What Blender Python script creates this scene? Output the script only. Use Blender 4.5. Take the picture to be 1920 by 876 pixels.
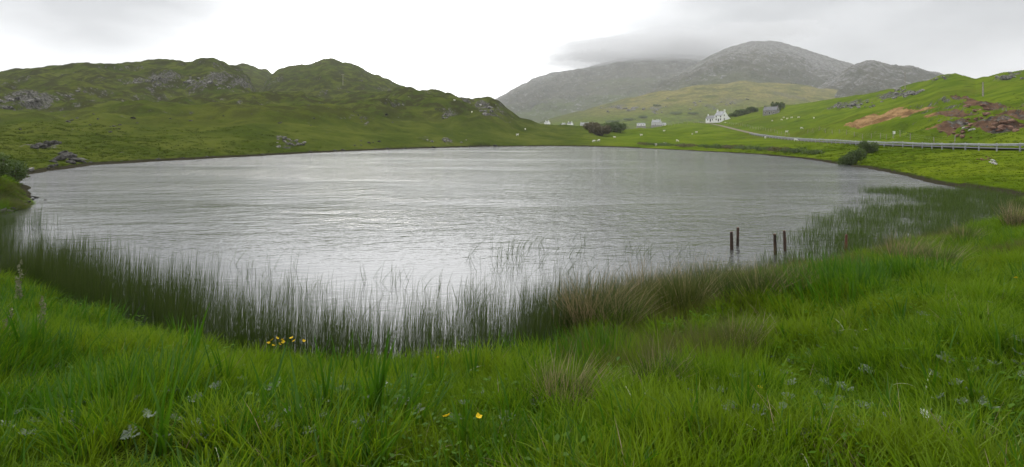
import bpy, bmesh, math, random
import numpy as np
from mathutils import Vector, Matrix, noise as mnoise

for o in list(bpy.data.objects):
    bpy.data.objects.remove(o)
S = bpy.context.scene
COL = S.collection
rng = np.random.default_rng(7)
random.seed(7)

# ------------------------------------------------------------------ camera
F, YH, HC = 1144.0, 250.0, 3.5          # focal length and eye level in photograph pixels, eye height above the loch
cd = bpy.data.cameras.new('camera'); cam = bpy.data.objects.new('camera', cd); COL.objects.link(cam)
cam.location = (0, 0, HC); cam.rotation_euler = (math.pi/2, 0, 0)
cd.sensor_width = 36; cd.lens = 36*F/1920
cd.shift_y = -(438-YH)/1920
cd.clip_start = 0.1; cd.clip_end = 20000
S.camera = cam

# ------------------------------------------------------------------ world, sun, exposure
SUN_EL, SUN_AZ = math.radians(46), math.radians(-16)     # azimuth from +Y towards +X
W = bpy.data.worlds.new('World'); S.world = W; W.use_nodes = True
nt = W.node_tree; nt.nodes.clear(); N = nt.nodes.new; L = nt.links.new
out = N('ShaderNodeOutputWorld')
sky = N('ShaderNodeTexSky'); sky.sky_type = 'NISHITA'; sky.sun_disc = False
sky.sun_elevation = SUN_EL; sky.sun_rotation = SUN_AZ
bg1 = N('ShaderNodeBackground'); bg1.inputs[1].default_value = 0.1; L(sky.outputs[0], bg1.inputs[0])
tc = N('ShaderNodeTexCoord'); sep = N('ShaderNodeSeparateXYZ'); L(tc.outputs['Generated'], sep.inputs[0])
def M(op, a, b=None, c=None, clamp=False):
    n = N('ShaderNodeMath'); n.operation = op; n.use_clamp = clamp
    for i, v in enumerate((a, b, c)):
        if v is None: continue
        if isinstance(v, (int, float)): n.inputs[i].default_value = v
        else: L(v, n.inputs[i])
    return n.outputs[0]
zz = M('ADD', M('MAXIMUM', sep.outputs[2], 0.0), 0.30)
cx = N('ShaderNodeCombineXYZ'); L(M('DIVIDE', sep.outputs[0], zz), cx.inputs[0]); L(M('DIVIDE', sep.outputs[1], zz), cx.inputs[1])
n1 = N('ShaderNodeTexNoise'); n1.inputs['Scale'].default_value = 1.15; n1.inputs['Detail'].default_value = 5; n1.inputs['Roughness'].default_value = 0.45
mp = N('ShaderNodeMapping'); mp.inputs['Location'].default_value = (3.1, 1.7, 0.0); L(cx.outputs[0], mp.inputs[0]); L(mp.outputs[0], n1.inputs['Vector'])
# one broad bank of darker cloud lying over the mountains (ahead and to the right), one thinner to the left
def bank(dx, dy, dz, pw):
    v = N('ShaderNodeVectorMath'); v.operation = 'DOT_PRODUCT'
    d = Vector((dx, dy, dz)).normalized()
    L(tc.outputs['Generated'], v.inputs[0]); v.inputs[1].default_value = d
    return M('POWER', M('MAXIMUM', v.outputs['Value'], 0.0), pw)
b1 = bank(0.62, 1.0, 0.36, 6)
b2 = bank(-0.78, 1.0, 0.24, 30)
cl = M('SUBTRACT', M('ADD', M('MULTIPLY', n1.outputs['Fac'], 2.0), 0.12), M('ADD', M('MULTIPLY', b1, 1.08), M('MULTIPLY', b2, 1.05)))
ramp = N('ShaderNodeValToRGB'); L(cl, ramp.inputs[0])
e = ramp.color_ramp.elements
e[0].position = 0.0; e[0].color = (0.46, 0.468, 0.482, 1)
e[1].position = 1.0; e[1].color = (1.40, 1.40, 1.41, 1)
m = ramp.color_ramp.elements.new(0.5); m.color = (0.76, 0.77, 0.78, 1)
# the veiled sun brightens the cloud around it
glow = M('MULTIPLY', bank(math.sin(SUN_AZ)*math.cos(SUN_EL), math.cos(SUN_AZ)*math.cos(SUN_EL), math.sin(SUN_EL), 5), M('MULTIPLY', M('ADD', n1.outputs['Fac'], .4), 3.0))
glow = M('MULTIPLY', glow, M('MINIMUM', M('MAXIMUM', M('ADD', cl, .12), .15), 1.0))
va = N('ShaderNodeVectorMath'); va.operation = 'ADD'; L(ramp.outputs[0], va.inputs[0]); L(glow, va.inputs[1])
bg2 = N('ShaderNodeBackground'); bg2.inputs[1].default_value = 1.0; L(va.outputs[0], bg2.inputs[0])
mx = N('ShaderNodeMixShader'); mx.inputs[0].default_value = 0.93
L(bg1.outputs[0], mx.inputs[1]); L(bg2.outputs[0], mx.inputs[2]); L(mx.outputs[0], out.inputs[0])

sd = bpy.data.lights.new('sun', 'SUN'); sun = bpy.data.objects.new('sun', sd); COL.objects.link(sun)
sd.energy = 1.3; sd.angle = math.radians(12); sd.color = (1.0, 0.955, 0.88)
sv = Vector((math.sin(SUN_AZ)*math.cos(SUN_EL), math.cos(SUN_AZ)*math.cos(SUN_EL), math.sin(SUN_EL)))
sun.rotation_euler = sv.to_track_quat('Z', 'Y').to_euler(); sun.location = (0, 0, 900)

S.view_settings.view_transform = 'Standard'; S.view_settings.look = 'None'
S.view_settings.exposure = 0.0; S.view_settings.gamma = 1.0; S.view_settings.use_curve_mapping = False
cy = S.cycles
cy.max_bounces = 4; cy.diffuse_bounces = 2; cy.glossy_bounces = 2; cy.transmission_bounces = 2; cy.volume_bounces = 1
cy.transparent_max_bounces = 8
cy.use_denoising = True

# ------------------------------------------------------------------ helpers
def tag(o, label=None, cat=None, group=None, kind=None):
    if label: o['label'] = label
    if cat: o['category'] = cat
    if group: o['group'] = group
    if kind: o['kind'] = kind
    return o
def empty(name, loc=(0, 0, 0), rz=0.0):
    o = bpy.data.objects.new(name, None); COL.objects.link(o); o.location = loc; o.rotation_euler = (0, 0, rz)
    o.empty_display_size = 0.1
    return o
def mesh_np(name, V, Fc, mat=None, smooth=True):
    V = np.asarray(V, np.float32); Fc = np.asarray(Fc, np.int32)
    me = bpy.data.meshes.new(name)
    nf, k = Fc.shape
    me.vertices.add(len(V)); me.vertices.foreach_set('co', V.ravel())
    me.loops.add(nf*k); me.loops.foreach_set('vertex_index', Fc.ravel())
    me.polygons.add(nf); me.polygons.foreach_set('loop_start', np.arange(0, nf*k, k, dtype=np.int32))
    me.polygons.foreach_set('use_smooth', np.full(nf, smooth, bool))
    me.update(calc_edges=True)
    if mat: me.materials.append(mat)
    return me
def fattr(me, name, arr):
    a = me.attributes.new(name, 'FLOAT', 'POINT'); a.data.foreach_set('value', np.asarray(arr, np.float32))
def obj(name, me, parent=None, loc=None):
    o = bpy.data.objects.new(name, me); COL.objects.link(o)
    if parent is not None: o.parent = parent
    if loc is not None: o.location = loc
    return o
def bm_obj(name, bm, mat, parent=None, smooth=False, loc=None):
    me = bpy.data.meshes.new(name); bm.normal_update(); bm.to_mesh(me); bm.free()
    me.materials.append(mat)
    if smooth:
        for p in me.polygons: p.use_smooth = True
    return obj(name, me, parent, loc)
def box(bm, x0, x1, y0, y1, z0, z1, rot=None):
    v = [bm.verts.new(p) for p in ((x0,y0,z0),(x1,y0,z0),(x1,y1,z0),(x0,y1,z0),(x0,y0,z1),(x1,y0,z1),(x1,y1,z1),(x0,y1,z1))]
    for f in ((3,2,1,0),(4,5,6,7),(0,1,5,4),(1,2,6,5),(2,3,7,6),(3,0,4,7)): bm.faces.new([v[i] for i in f])
    if rot is not None:
        for q in v: q.co = rot @ q.co
    return v
def poly(bm, pts):
    return bm.faces.new([bm.verts.new(p) for p in pts])
def tube(bm, pts, radii, n=6, cap=True):
    rings = []
    for i, p in enumerate(pts):
        p = Vector(p)
        a = Vector(pts[max(i-1, 0)]); b = Vector(pts[min(i+1, len(pts)-1)])
        d = (b-a).normalized()
        s = d.orthogonal().normalized() if abs(d.z) < 0.95 else Vector((1, 0, 0))
        s = (s - d*s.dot(d)).normalized(); t = d.cross(s)
        rings.append([bm.verts.new(p + (s*math.cos(2*math.pi*k/n) + t*math.sin(2*math.pi*k/n))*radii[i]) for k in range(n)])
    for i in range(len(rings)-1):
        for k in range(n):
            bm.faces.new((rings[i][k], rings[i][(k+1) % n], rings[i+1][(k+1) % n], rings[i+1][k]))
    if cap:
        bm.faces.new(rings[-1]); bm.faces.new(rings[0][::-1])

# numpy value noise
def _h(ix, iy, s):
    h = (ix.astype(np.int64)*374761393 + iy.astype(np.int64)*668265263 + s*2147483647) & 0xffffffff
    h = ((h ^ (h >> 13))*1274126177) & 0xffffffff
    return ((h ^ (h >> 16)) & 0xffffff)/16777215.0
def vn(x, y, s=0):
    ix = np.floor(x); iy = np.floor(y); fx = x-ix; fy = y-iy
    fx = fx*fx*fx*(fx*(fx*6-15)+10); fy = fy*fy*fy*(fy*(fy*6-15)+10)
    a = _h(ix, iy, s); b = _h(ix+1, iy, s); c = _h(ix, iy+1, s); d = _h(ix+1, iy+1, s)
    return ((a+(b-a)*fx)*(1-fy) + (c+(d-c)*fx)*fy)*2-1
def fbm(x, y, wl, oct=3, s=0, gain=0.5):
    r = np.zeros_like(x, dtype=np.float64); a = 1.0; t = 0
    for i in range(oct):
        c, q = math.cos(0.6*i+0.3), math.sin(0.6*i+0.3)
        r += a*vn((x*c-y*q)/wl+17.3*i, (x*q+y*c)/wl-9.1*i, s+i*31); t += a; a *= gain; wl *= 0.48
    return r/t
def ss(a, b, x):
    t = np.clip((x-a)/(b-a), 0, 1); return t*t*(3-2*t)

# ------------------------------------------------------------------ where things lie
def wat(px, py):                      # point of the loch surface seen at a photograph pixel
    Y = HC*F/(py-YH); return ((px-960)/F*Y, Y)
shore_px = [(-420,560),(-150,545),(0,540),(100,570),(200,608),(320,650),(440,686),(570,704),(700,712),(850,710),(960,700),(1030,678),
            (1080,640),(1120,622),(1200,596),(1300,570),(1400,545),(1500,522),(1580,500),(1700,470),(1800,442),(1880,420),(1935,400),
            (1925,384),(1890,368),(1830,357),(1760,345),(1700,331),(1640,318),(1560,305),(1500,297),(1400,288.5),(1300,283),(1220,279),(1150,276.2),
            (1060,274.6),(960,275),(900,275.5),(850,277),(760,279.5),(700,282),(600,286.5),(480,293),(380,298.5),(300,302.5),(220,307),(160,311),(110,318),(62,327),
            (36,338),(46,352),(58,372),(48,388),(10,400),(-60,408),(-200,420),(-420,450)]
PW = np.array([wat(*p) for p in shore_px])
def smooth_poly(P, n=4):
    o = []
    m = len(P)
    for i in range(m):
        p0, p1, p2, p3 = P[i-1], P[i], P[(i+1) % m], P[(i+2) % m]
        for k in range(n):
            t = k/n
            o.append(0.5*((2*p1)+(-p0+p2)*t+(2*p0-5*p1+4*p2-p3)*t*t+(-p0+3*p1-3*p2+p3)*t**3))
    return np.array(o)
PS = smooth_poly(PW, 3)
def lake_d(X, Y):                     # signed distance to the shore, positive on land
    d2 = np.full(X.shape, 1e9); ins = np.zeros(X.shape, bool)
    A = PS; B = np.roll(PS, -1, 0)
    for (ax, ay), (bx, by) in zip(A, B):
        ex, ey = bx-ax, by-ay
        t = np.clip(((X-ax)*ex+(Y-ay)*ey)/(ex*ex+ey*ey), 0, 1)
        d2 = np.minimum(d2, (X-ax-t*ex)**2+(Y-ay-t*ey)**2)
        c = (ay > Y) != (by > Y)
        if abs(ey) > 1e-9: ins ^= c & (X < ax+(Y-ay)*ex/ey)
    return np.where(ins, -1, 1)*np.sqrt(d2)

road_c = [(2300,46,284),(2050,53,281),(1920,60,279.5),(1840,68,277.5),(1760,79,275),(1700,88,273),(1640,100,270.5),(1560,125,266.5),(1500,150,262.5),(1430,190,254),(1380,260,243),(1345,330,234.5),(1318,392,230.5),(1290,450,229)]
RW = np.array([((px-960)/F*Y, Y, HC+(YH-py)/F*Y) for px, Y, py in road_c])
def cr3(P, n):
    o = []; P = np.vstack([2*P[0]-P[1], P, 2*P[-1]-P[-2]])
    for i in range(1, len(P)-2):
        p0, p1, p2, p3 = P[i-1:i+3]
        for k in range(n):
            t = k/n
            o.append(0.5*((2*p1)+(-p0+p2)*t+(2*p0-5*p1+4*p2-p3)*t*t+(-p0+3*p1-3*p2+p3)*t**3))
    o.append(P[-2]); return np.array(o)
RS = cr3(RW, 6)
def road_d(X, Y):
    d2 = np.full(X.shape, 1e9); z = np.zeros(X.shape)
    for a, b in zip(RS[:-1], RS[1:]):
        e = b-a
        t = np.clip(((X-a[0])*e[0]+(Y-a[1])*e[1])/(e[0]**2+e[1]**2), 0, 1)
        q = (X-a[0]-t*e[0])**2+(Y-a[1]-t*e[1])**2
        m = q < d2
        d2 = np.where(m, q, d2); z = np.where(m, a[2]+t*e[2], z)
    return np.sqrt(d2), z

def ip(px, pts):
    p = np.array(pts, float); return np.interp(px, p[:, 0], p[:, 1])
FAR = [(-600,48),(0,54),(60,58),(100,62),(160,68),(300,78),(480,94),(700,126),(850,149),(960,161),(1060,163),(1150,154),(1220,140),(1300,122),(1400,106),(1500,86),(1560,74),(1640,60),(1700,51),(1760,44),(1830,38),(1920,34),(2300,26)]
LAYERS = [  # name, crest row in the photograph, crest distance, foot distance, foot height, profile, length of the back slope
 ('D', [(-600,208),(-200,210),(0,212),(100,206),(200,196),(300,187),(420,176),(480,175),(560,181),(640,188),(720,196),(800,206),(870,216),(920,228),(960,244),(1010,266),(1060,285)],
       [(-600,150),(0,165),(200,190),(420,215),(560,230),(720,225),(870,212),(960,205)], FAR, 0.2, 0.85, 0.35),
 ('A', [(-600,150),(-200,148),(0,140),(60,133),(110,125),(150,118),(200,115),(250,113),(300,112),(335,114),(345,116),(370,111),(400,112),(420,118),(437,125),(455,138),(470,154),(485,180),(510,215),(560,260)],
       [(-600,290),(0,310),(250,335),(480,340)], [(-600,150),(0,172),(250,215),(480,240)], 10.0, 0.8, 0.5),
 ('A2', [(380,150),(437,123),(455,119),(470,122),(485,128),(500,132),(510,139),(520,150),(540,190),(560,250)], [(300,620),(600,620)], [(300,350),(600,350)], 15, 1, 0.5),
 ('B', [(440,220),(480,170),(508,139),(520,131),(560,121),(590,116),(605,110),(620,109),(640,115),(670,124),(700,139),(720,147),(740,157),(770,172),(800,185),(860,215),(900,260)],
       [(400,540),(900,540)], [(400,290),(900,300)], 14, 0.9, 0.5),
 ('C', [(520,235),(560,205),(640,178),(700,170),(740,161),(760,161),(775,164),(790,162),(830,168),(860,176),(900,182),(920,182),(935,190),(950,204),(975,219),(1000,228),(1014,233),(1030,236),(1045,239),(1100,240),(1150,243),(1200,241),(1260,250),(1320,270)],
       [(500,310),(740,290),(830,272),(900,250),(950,240),(1000,245),(1100,262),(1300,262)],
       [(500,200),(640,195),(740,180),(850,150),(960,161),(1060,163),(1150,154),(1220,140),(1300,122)], 0.2, 0.9, 0.25),
 ('F', [(1040,292),(1080,276),(1120,269),(1140,263),(1160,254),(1200,244.5),(1240,237),(1290,232),(1330,229),(1400,222),(1443,216),(1500,207),(1560,205),(1640,205),(1760,215),(1920,225)],
       [(1040,210),(1120,230),(1160,290),(1240,350),(1330,400),(1443,385),(1500,340),(1640,260),(1760,200),(1920,150)], FAR, 0.2, 1.35, 0.3),
 ('R', [(1290,245),(1330,226),(1370,213),(1400,206),(1440,201),(1500,195),(1560,185),(1620,175),(1700,160),(1745,148),(1760,142),(1790,138),(1810,140),(1830,147),(1850,145),(1880,140),(1920,137),(2050,135),(2300,140)],
       [(1290,480),(1330,460),(1440,430),(1500,380),(1620,295),(1790,215),(1920,165),(2300,120)],
       [(1290,400),(1330,330),(1430,215),(1500,165),(1560,138),(1640,110),(1760,90),(1840,77),(1920,69),(2300,55)], 2.0, 0.95, 0.35),
 ('E', [(820,262),(900,250),(960,241),(1000,233),(1040,222),(1060,214),(1100,204),(1130,197),(1200,181),(1250,171),(1300,161),(1340,157),(1400,153),(1480,158),(1560,168),(1700,180),(1900,190)],
       [(800,1150),(1300,1250),(1900,1300)], [(800,780),(1900,780)], 9, 1.05, 0.4),
]
# crags: (px, row) in the photograph, radius in metres along and across, strength - found on the terrain below
def smax(a, b, k):
    h = np.clip(0.5+0.5*(a-b)/k, 0, 1); return b+(a-b)*h+k*h*(1-h)
BLOBS = []          # rock: (X, Y, rx, ry, amount)
SCARS = []
def H_raw(X, Y):
    X = np.asarray(X, float); Y = np.asarray(Y, float)
    Yp = np.maximum(Y, 2.0)
    px = np.clip(960+F*X/Yp, -600, 2300)
    near = Y < 300
    d = np.full(X.shape, 60.0)
    if near.any(): d[near] = lake_d(X[near], Y[near])
    wob = fbm(X, Y, 3.0, 2, 5)*np.clip(Y/60, 0.25, 1.2)
    d = np.where(d < 50, d+wob*0.6, d)
    tau = 5.0
    bank = np.where(d > 0, 0.06+1.8*(1-np.exp(-np.maximum(d, 0)/tau)), np.maximum(d*0.22, -2.0))
    bank = np.where((Y > 36) & (d > 0), np.minimum(bank, 0.35+0.9*(1-np.exp(-np.maximum(d, 0)/5))), bank)
    z = bank+0.75*ss(7.5, 4.0, np.hypot(X+27.5, Y-33.5))*ss(0.1, 1.3, d)
    amp = ss(3, 40, d)
    for nm, crest, cY, foot, fz, p, back in LAYERS:
        if nm in 'DABCA2': ok = px < crest[-1][0]+5
        else: ok = px > crest[0][0]-5
        ok &= (Y > 30) & (d > 0)
        if not ok.any(): continue
        q = px[ok]; y = Y[ok]
        yc = ip(q, cY); yf = ip(q, foot); zc = HC+(YH-ip(q, crest))/F*yc
        if nm == 'R':
            yf = yf; fz_ = np.interp(yf, RS[:, 1], RS[:, 2])
        else: fz_ = fz
        t = (y-yf)/(yc-yf)
        tt = np.clip(t, 0, 1)
        prof = tt**p
        prof = np.where(tt > 0.85, prof-(tt-0.85)**2*0.5, prof)/(1-0.15**2*0.5)
        h = fz_+(zc-fz_)*prof
        bt = np.clip((y-yc)/(yc*back), 0, 1)
        h = np.where(y > yc, zc-(zc+2)*(bt*bt*(3-2*bt)), h)
        h = np.where(t < 0, -6.0+0*h, h)
        zo = z[ok]; k = 0.4+0.006*y
        z[ok] = smax(h, zo, k)-k*0.25*(np.abs(h-zo) < k)*(1-np.abs(h-zo)/k)
    land = d > 0
    lee = amp*np.clip(Y/120, 0, 3)*(1-.5*ss(240, 320, Y))
    kn = fbm(X, Y, 34, 3, 11)*2.0+fbm(X, Y, 13, 3, 12)*1.5
    leftside = ss(1050, 900, px)
    kn2 = np.abs(fbm(X, Y, 22, 3, 14))*1.6-0.5
    z = z+np.where(land & (Y > 30), lee*(kn*(0.35+0.75*leftside)+kn2*1.5*leftside)*np.clip(1-Y/2500, 0.3, 1), 0)
    tm = np.where(land & (Y > 60), leftside*ss(5, 11, z)*ss(-.05, .25, fbm(X, Y, 60, 2, 81))+(1-leftside)*.5*ss(9, 14, z)*ss(.0, .3, fbm(X, Y, 60, 2, 82))*ss(700, 500, Y), 0)
    ph_ = 2*np.pi*z/6.5+5*fbm(X, Y, 45, 3, 83)
    z = z+tm*(0.65*np.sin(ph_)+.3*np.sin(2*ph_+1))
    far = ss(400, 700, Y)
    z = z+np.where(land, far*(np.abs(fbm(X, Y, 90, 4, 15))*9-2.5), 0)
    # tussocky near ground
    nearw = ss(45, 20, Y)*ss(0.0, 2.0, d)
    z = z+nearw*(fbm(X, Y, 1.5, 2, 21)*0.20+fbm(X, Y, 5.0, 2, 22)*0.10)
    # fine relief of the hillsides
    z = z+np.where(land & (Y > 30), amp*fbm(X, Y, 4.5, 3, 23)*(0.22+.3*leftside), 0)
    # road
    m = (Y > 40) & (Y < 480) & (px > 1200)
    if m.any():
        rd, rz = road_d(X[m], Y[m])
        wgt = ss(9, 3.2, rd)
        z[m] = z[m]*(1-wgt)+(rz-0.05)*wgt
        # the ground between the road and the loch stays below the verge
        dm = d[m]
        lim = rz-0.05
        onbank = (X[m] < np.interp(Y[m], RS[:, 1], RS[:, 0])) & (Y[m] < 200)
        fall = rd/(rd+np.maximum(dm, 0.01))
        zb = lim*(1-fall**1.25)+0.05+fbm(X[m], Y[m], 5, 3, 44)*0.28*np.sin(np.pi*np.clip(fall, 0, 1))
        zb = np.where(dm < 0, z[m], zb)
        wb = ss(200, 130, Y[m])*onbank
        z[m] = z[m]*(1-wb)+zb*wb
    z = np.where(land, np.maximum(z, 0.03), z)
    return z, d, px
def blob_mask(X, Y, blobs, seed):
    r = np.zeros(X.shape)
    for bx, by, rx, ry, a, rot in blobs:
        m = (np.abs(X-bx) < 3*(rx+ry)) & (np.abs(Y-by) < 3*(rx+ry))
        if not m.any(): continue
        dx = X[m]-bx; dy = Y[m]-by
        c, s = math.cos(rot), math.sin(rot)
        q = np.sqrt(((dx*c+dy*s)/rx)**2+((-dx*s+dy*c)/ry)**2)
        q = q+fbm(X[m], Y[m], max(rx, ry)*0.5, 3, seed)*0.55
        r[m] = np.maximum(r[m], a*ss(1.1, 0.6, q))
    return r
def H_all(X, Y):
    z, d, px = H_raw(X, Y)
    rock = blob_mask(X, Y, BLOBS, 61)
    if BLOBS:
        sc = np.clip(Y/150, 0.5, 3)
        cr = np.abs(fbm(X, Y, 6*1.0, 3, 62))
        z = z+rock*sc*(1.1-2.2*cr+0.5*fbm(X, Y, 1.8, 2, 63))
    scar = blob_mask(X, Y, SCARS, 71)
    step = np.zeros(X.shape)              # the slope above each slip stands up as a steep broken face
    for bx, by, rx, ry_, a_, _ in SCARS:
        m = (np.abs(X-bx) < 2.2*rx) & (np.abs(Y-by) < 6*ry_)
        if m.any():
            dy = (Y[m]-by)/ry_+.25*fbm(X[m], Y[m], 3.0, 3, 74)
            step[m] = np.maximum(step[m], (1.5+.12*rx)*ss(-.55, .45, dy)*ss(4.5, .5, dy)*ss(1.7, .7, np.abs(X[m]-bx)/rx))
    z = z+step
    if SCARS:
        z = z-scar*(0.35+1.6*fbm(X, Y, 4.0, 4, 72, .6))
    return z, d, px, rock, scar
def Hs(x, y):
    return float(H_all(np.array([x], float), np.array([y], float))[0][0])
def hit(px, py, y0=3.0, y1=1500.0):
    u = (px-960)/F
    for n in (240, 40):
        Yv = np.geomspace(y0, y1, n)
        z = H_all(u*Yv, Yv)[0]
        r = HC-(py-YH)/F*Yv
        k = np.nonzero(z >= r)[0]
        i = int(k[0]) if len(k) else int(np.argmin(r-z))
        y0, y1 = Yv[max(i-1, 0)], Yv[min(i+1, n-1)]
    return (u*Yv[i], Yv[i], z[i])

_bl = []
for px, py, w, hgt, a in [(35,188,70,16,1),(95,182,40,12,1),(290,155,50,14,.9),(330,145,45,14,.9),(400,150,60,20,.9),(450,160,26,20,1),(80,276,30,8,1),(130,300,32,11,1),
      (525,262,16,10,.9),(555,270,14,9,.8),(540,275,20,7,.8),(690,232,10,6,.5),(905,200,26,14,.85),(925,215,22,12,.7),(845,218,30,9,.8),(870,190,40,6,.8),(800,172,30,6,.8),(795,262,16,6,.7),
      (840,265,22,7,.7),(420,188,16,6,.6),(520,150,20,10,.6),(1690,178,34,11,1),(1600,197,40,9,.85),(1560,203,25,6,.7),(1760,148,14,6,.8),(1885,148,40,8,.95),(1150,202,34,8,.9),(1235,206,26,9,.9),(1330,200,26,10,.7),(1200,190,30,7,.5),(1370,190,40,10,.6),(1480,180,40,12,.7)]:
    x, y, z = hit(px, py, 28)
    s = y/F
    yn = hit(px, py+hgt*.8, 28)[1]; yf_ = hit(px, py-hgt*.8, 28)[1]
    a *= .85
    _bl.append((x, (yn+yf_)/2 if yf_-yn < .3*y else y, w*s*0.62, min(max((yf_-yn)*.5, w*s*0.3), w*s*1.6, y*.12), a, 0.0))
BLOBS += _bl
_sc = []
for px, py, w, hgt, a, rot in [(1622,240,22,6,1,.25),(1650,232,26,9,1,.25),(1685,224,30,10,1,.25),(1704,216,14,7,.8,.25),
      (1795,250,34,12,1,.5),(1825,225,26,20,1,.6),(1856,206,17,13,.9,.6),(1822,192,9,9,.75,.3),(1880,242,26,12,1,.6),(1905,225,22,12,1,.6)]:
    x, y, z = hit(px, py, 55)
    s = y/F
    yn = hit(px, py+hgt*.8, 55)[1]; yf_ = hit(px, py-hgt*.8, 55)[1]
    _sc.append((x, (yn+yf_)/2, w*s*(1.0 if px < 1740 else 1.15), min(max((yf_-yn)*(.75 if px < 1740 else .6), w*s*0.5), 24), a, 0.0))
SCARS += _sc

# ------------------------------------------------------------------ materials
def new_mat(name):
    m = bpy.data.materials.new(name); m.use_nodes = True; m.node_tree.nodes.clear(); return m
class NB:
    def __init__(s, m): s.t = m.node_tree
    def n(s, typ, **kw):
        x = s.t.nodes.new(typ)
        for k, v in kw.items(): setattr(x, k, v)
        return x
    def l(s, a, b): s.t.links.new(a, b)
    def val(s, inp, v):
        if hasattr(v, 'links') or hasattr(v, 'is_linked') and not isinstance(v, (int, float, tuple)): s.l(v, inp)
        else: inp.default_value = v
    def math(s, op, a, b=None, clamp=False):
        x = s.n('ShaderNodeMath', operation=op, use_clamp=clamp)
        s.val(x.inputs[0], a)
        if b is not None: s.val(x.inputs[1], b)
        return x.outputs[0]
    def mix(s, f, a, b):
        x = s.n('ShaderNodeMix', data_type='RGBA'); s.val(x.inputs[0], f)
        s.val(x.inputs[6], a if not isinstance(a, tuple) else (*a[:3], 1)); s.val(x.inputs[7], b if not isinstance(b, tuple) else (*b[:3], 1))
        return x.outputs[2]
    def noise(s, scale, detail=4, rough=0.55, vec=None, loc=None, sc=None):
        x = s.n('ShaderNodeTexNoise'); x.inputs['Scale'].default_value = scale; x.inputs['Detail'].default_value = detail; x.inputs['Roughness'].default_value = rough
        if vec is None:
            g = s.n('ShaderNodeNewGeometry'); vec = g.outputs['Position']
        if sc is not None or loc is not None:
            mp = s.n('ShaderNodeMapping')
            if sc: mp.inputs['Scale'].default_value = sc
            if loc: mp.inputs['Location'].default_value = loc
            s.l(vec, mp.inputs[0]); vec = mp.outputs[0]
        s.l(vec, x.inputs['Vector']); return x.outputs['Fac']
    def rampf(s, f, a, b):
        x = s.n('ShaderNodeMapRange', interpolation_type='SMOOTHSTEP'); s.val(x.inputs[0], f); x.inputs[1].default_value = a; x.inputs[2].default_value = b
        return x.outputs[0]
    def attr(s, name):
        x = s.n('ShaderNodeAttribute'); x.attribute_name = name; return x.outputs['Fac']
    def bump(s, h, strength, dist):
        x = s.n('ShaderNodeBump'); x.inputs['Strength'].default_value = strength; x.inputs['Distance'].default_value = dist; s.l(h, x.inputs['Height']); return x.outputs[0]
    def bsdf(s, col, rough=0.8, normal=None, spec=0.3, metal=0.0):
        p = s.n('ShaderNodeBsdfPrincipled'); s.val(p.inputs['Base Color'], (*col[:3], 1) if isinstance(col, tuple) else col)
        s.val(p.inputs['Roughness'], rough); p.inputs['Specular IOR Level'].default_value = spec; p.inputs['Metallic'].default_value = metal
        if normal is not None: s.l(normal, p.inputs['Normal'])
        o = s.n('ShaderNodeOutputMaterial'); s.l(p.outputs[0], o.inputs[0]); return p

def ground_mat():
    m = new_mat('ground_turf'); b = NB(m)
    big = b.noise(0.018, 4); mid = b.noise(0.09, 5, 0.6); fine = b.noise(0.30, 5, 0.6); tus = b.noise(1.1, 4, 0.6)
    lush = b.attr('lush')
    dull = b.mix(b.rampf(mid, .35, .65), (0.036, 0.052, 0.007), (0.068, 0.082, 0.014))
    bright = b.mix(b.rampf(mid, .35, .65), (0.052, 0.086, 0.004), (0.092, 0.126, 0.008))
    c = b.mix(lush, dull, bright)
    c = b.mix(b.math('MULTIPLY', b.rampf(big, .52, .68), 0.6), c, (0.062, 0.070, 0.010))
    c = b.mix(b.math('MULTIPLY', b.rampf(fine, .50, .72), 0.5), c, (0.020, 0.033, 0.003))
    c = b.mix(b.math('MULTIPLY', b.rampf(tus, .5, .75), 0.3), c, (0.075, 0.095, 0.008))
    c = b.mix(b.math('MULTIPLY', b.attr('dry'), b.rampf(b.noise(0.03, 5, .6), .3, .6)), c, (0.165, 0.145, 0.042))  # yellowish moor grass, a patch of sunlight painted into the same colour
    # bracken and heather
    c = b.mix(b.math('MULTIPLY', b.attr('heath'), b.rampf(b.noise(0.16, 6, .65, loc=(40, 9, 0)), .43, .57)), c, (0.028, 0.030, 0.010))
    ea = b.mix(b.rampf(b.noise(0.35, 6, .7, loc=(1, 1, 7)), .38, .66), (0.11, 0.064, 0.028), (0.27, 0.170, 0.080))
    ea = b.mix(b.attr('red'), ea, b.mix(b.rampf(b.noise(0.5, 6, .7), .35, .65), (0.042, 0.026, 0.016), (0.125, 0.074, 0.046)))
    c = b.mix(b.rampf(b.math('ADD', b.attr('earth'), b.math('MULTIPLY', b.math('SUBTRACT', b.noise(0.8, 6, .7), .5), .9)), .40, .58), c, ea)
    rk = b.noise(0.55, 6, .7, loc=(3, 8, 1)); st = b.noise(1.4, 5, .75, sc=(1, 1, .35))
    rc = b.mix(b.rampf(st, .35, .7), (0.022, 0.021, 0.018), (0.15, 0.146, 0.135))
    c = b.mix(b.math('MULTIPLY', b.rampf(b.math('ADD', b.attr('rock'), b.math('MULTIPLY', b.math('SUBTRACT', rk, .5), 3.4)), .50, .72), 0.92), c, rc)
    c = b.mix(b.attr('shaded_thatch'), c, (0.020, 0.026, 0.005))  # soil and thatch under the near grass, with its shade painted in
    c = b.mix(b.rampf(b.attr('wet'), .2, .8), c, (0.028, 0.026, 0.016))
    hgt = b.math('ADD', b.math('MULTIPLY', fine, 0.7), b.math('MULTIPLY', tus, 0.4))
    b.bsdf(c, 1.0, b.bump(hgt, 0.9, 0.8), 0.0)
    return m
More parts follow.
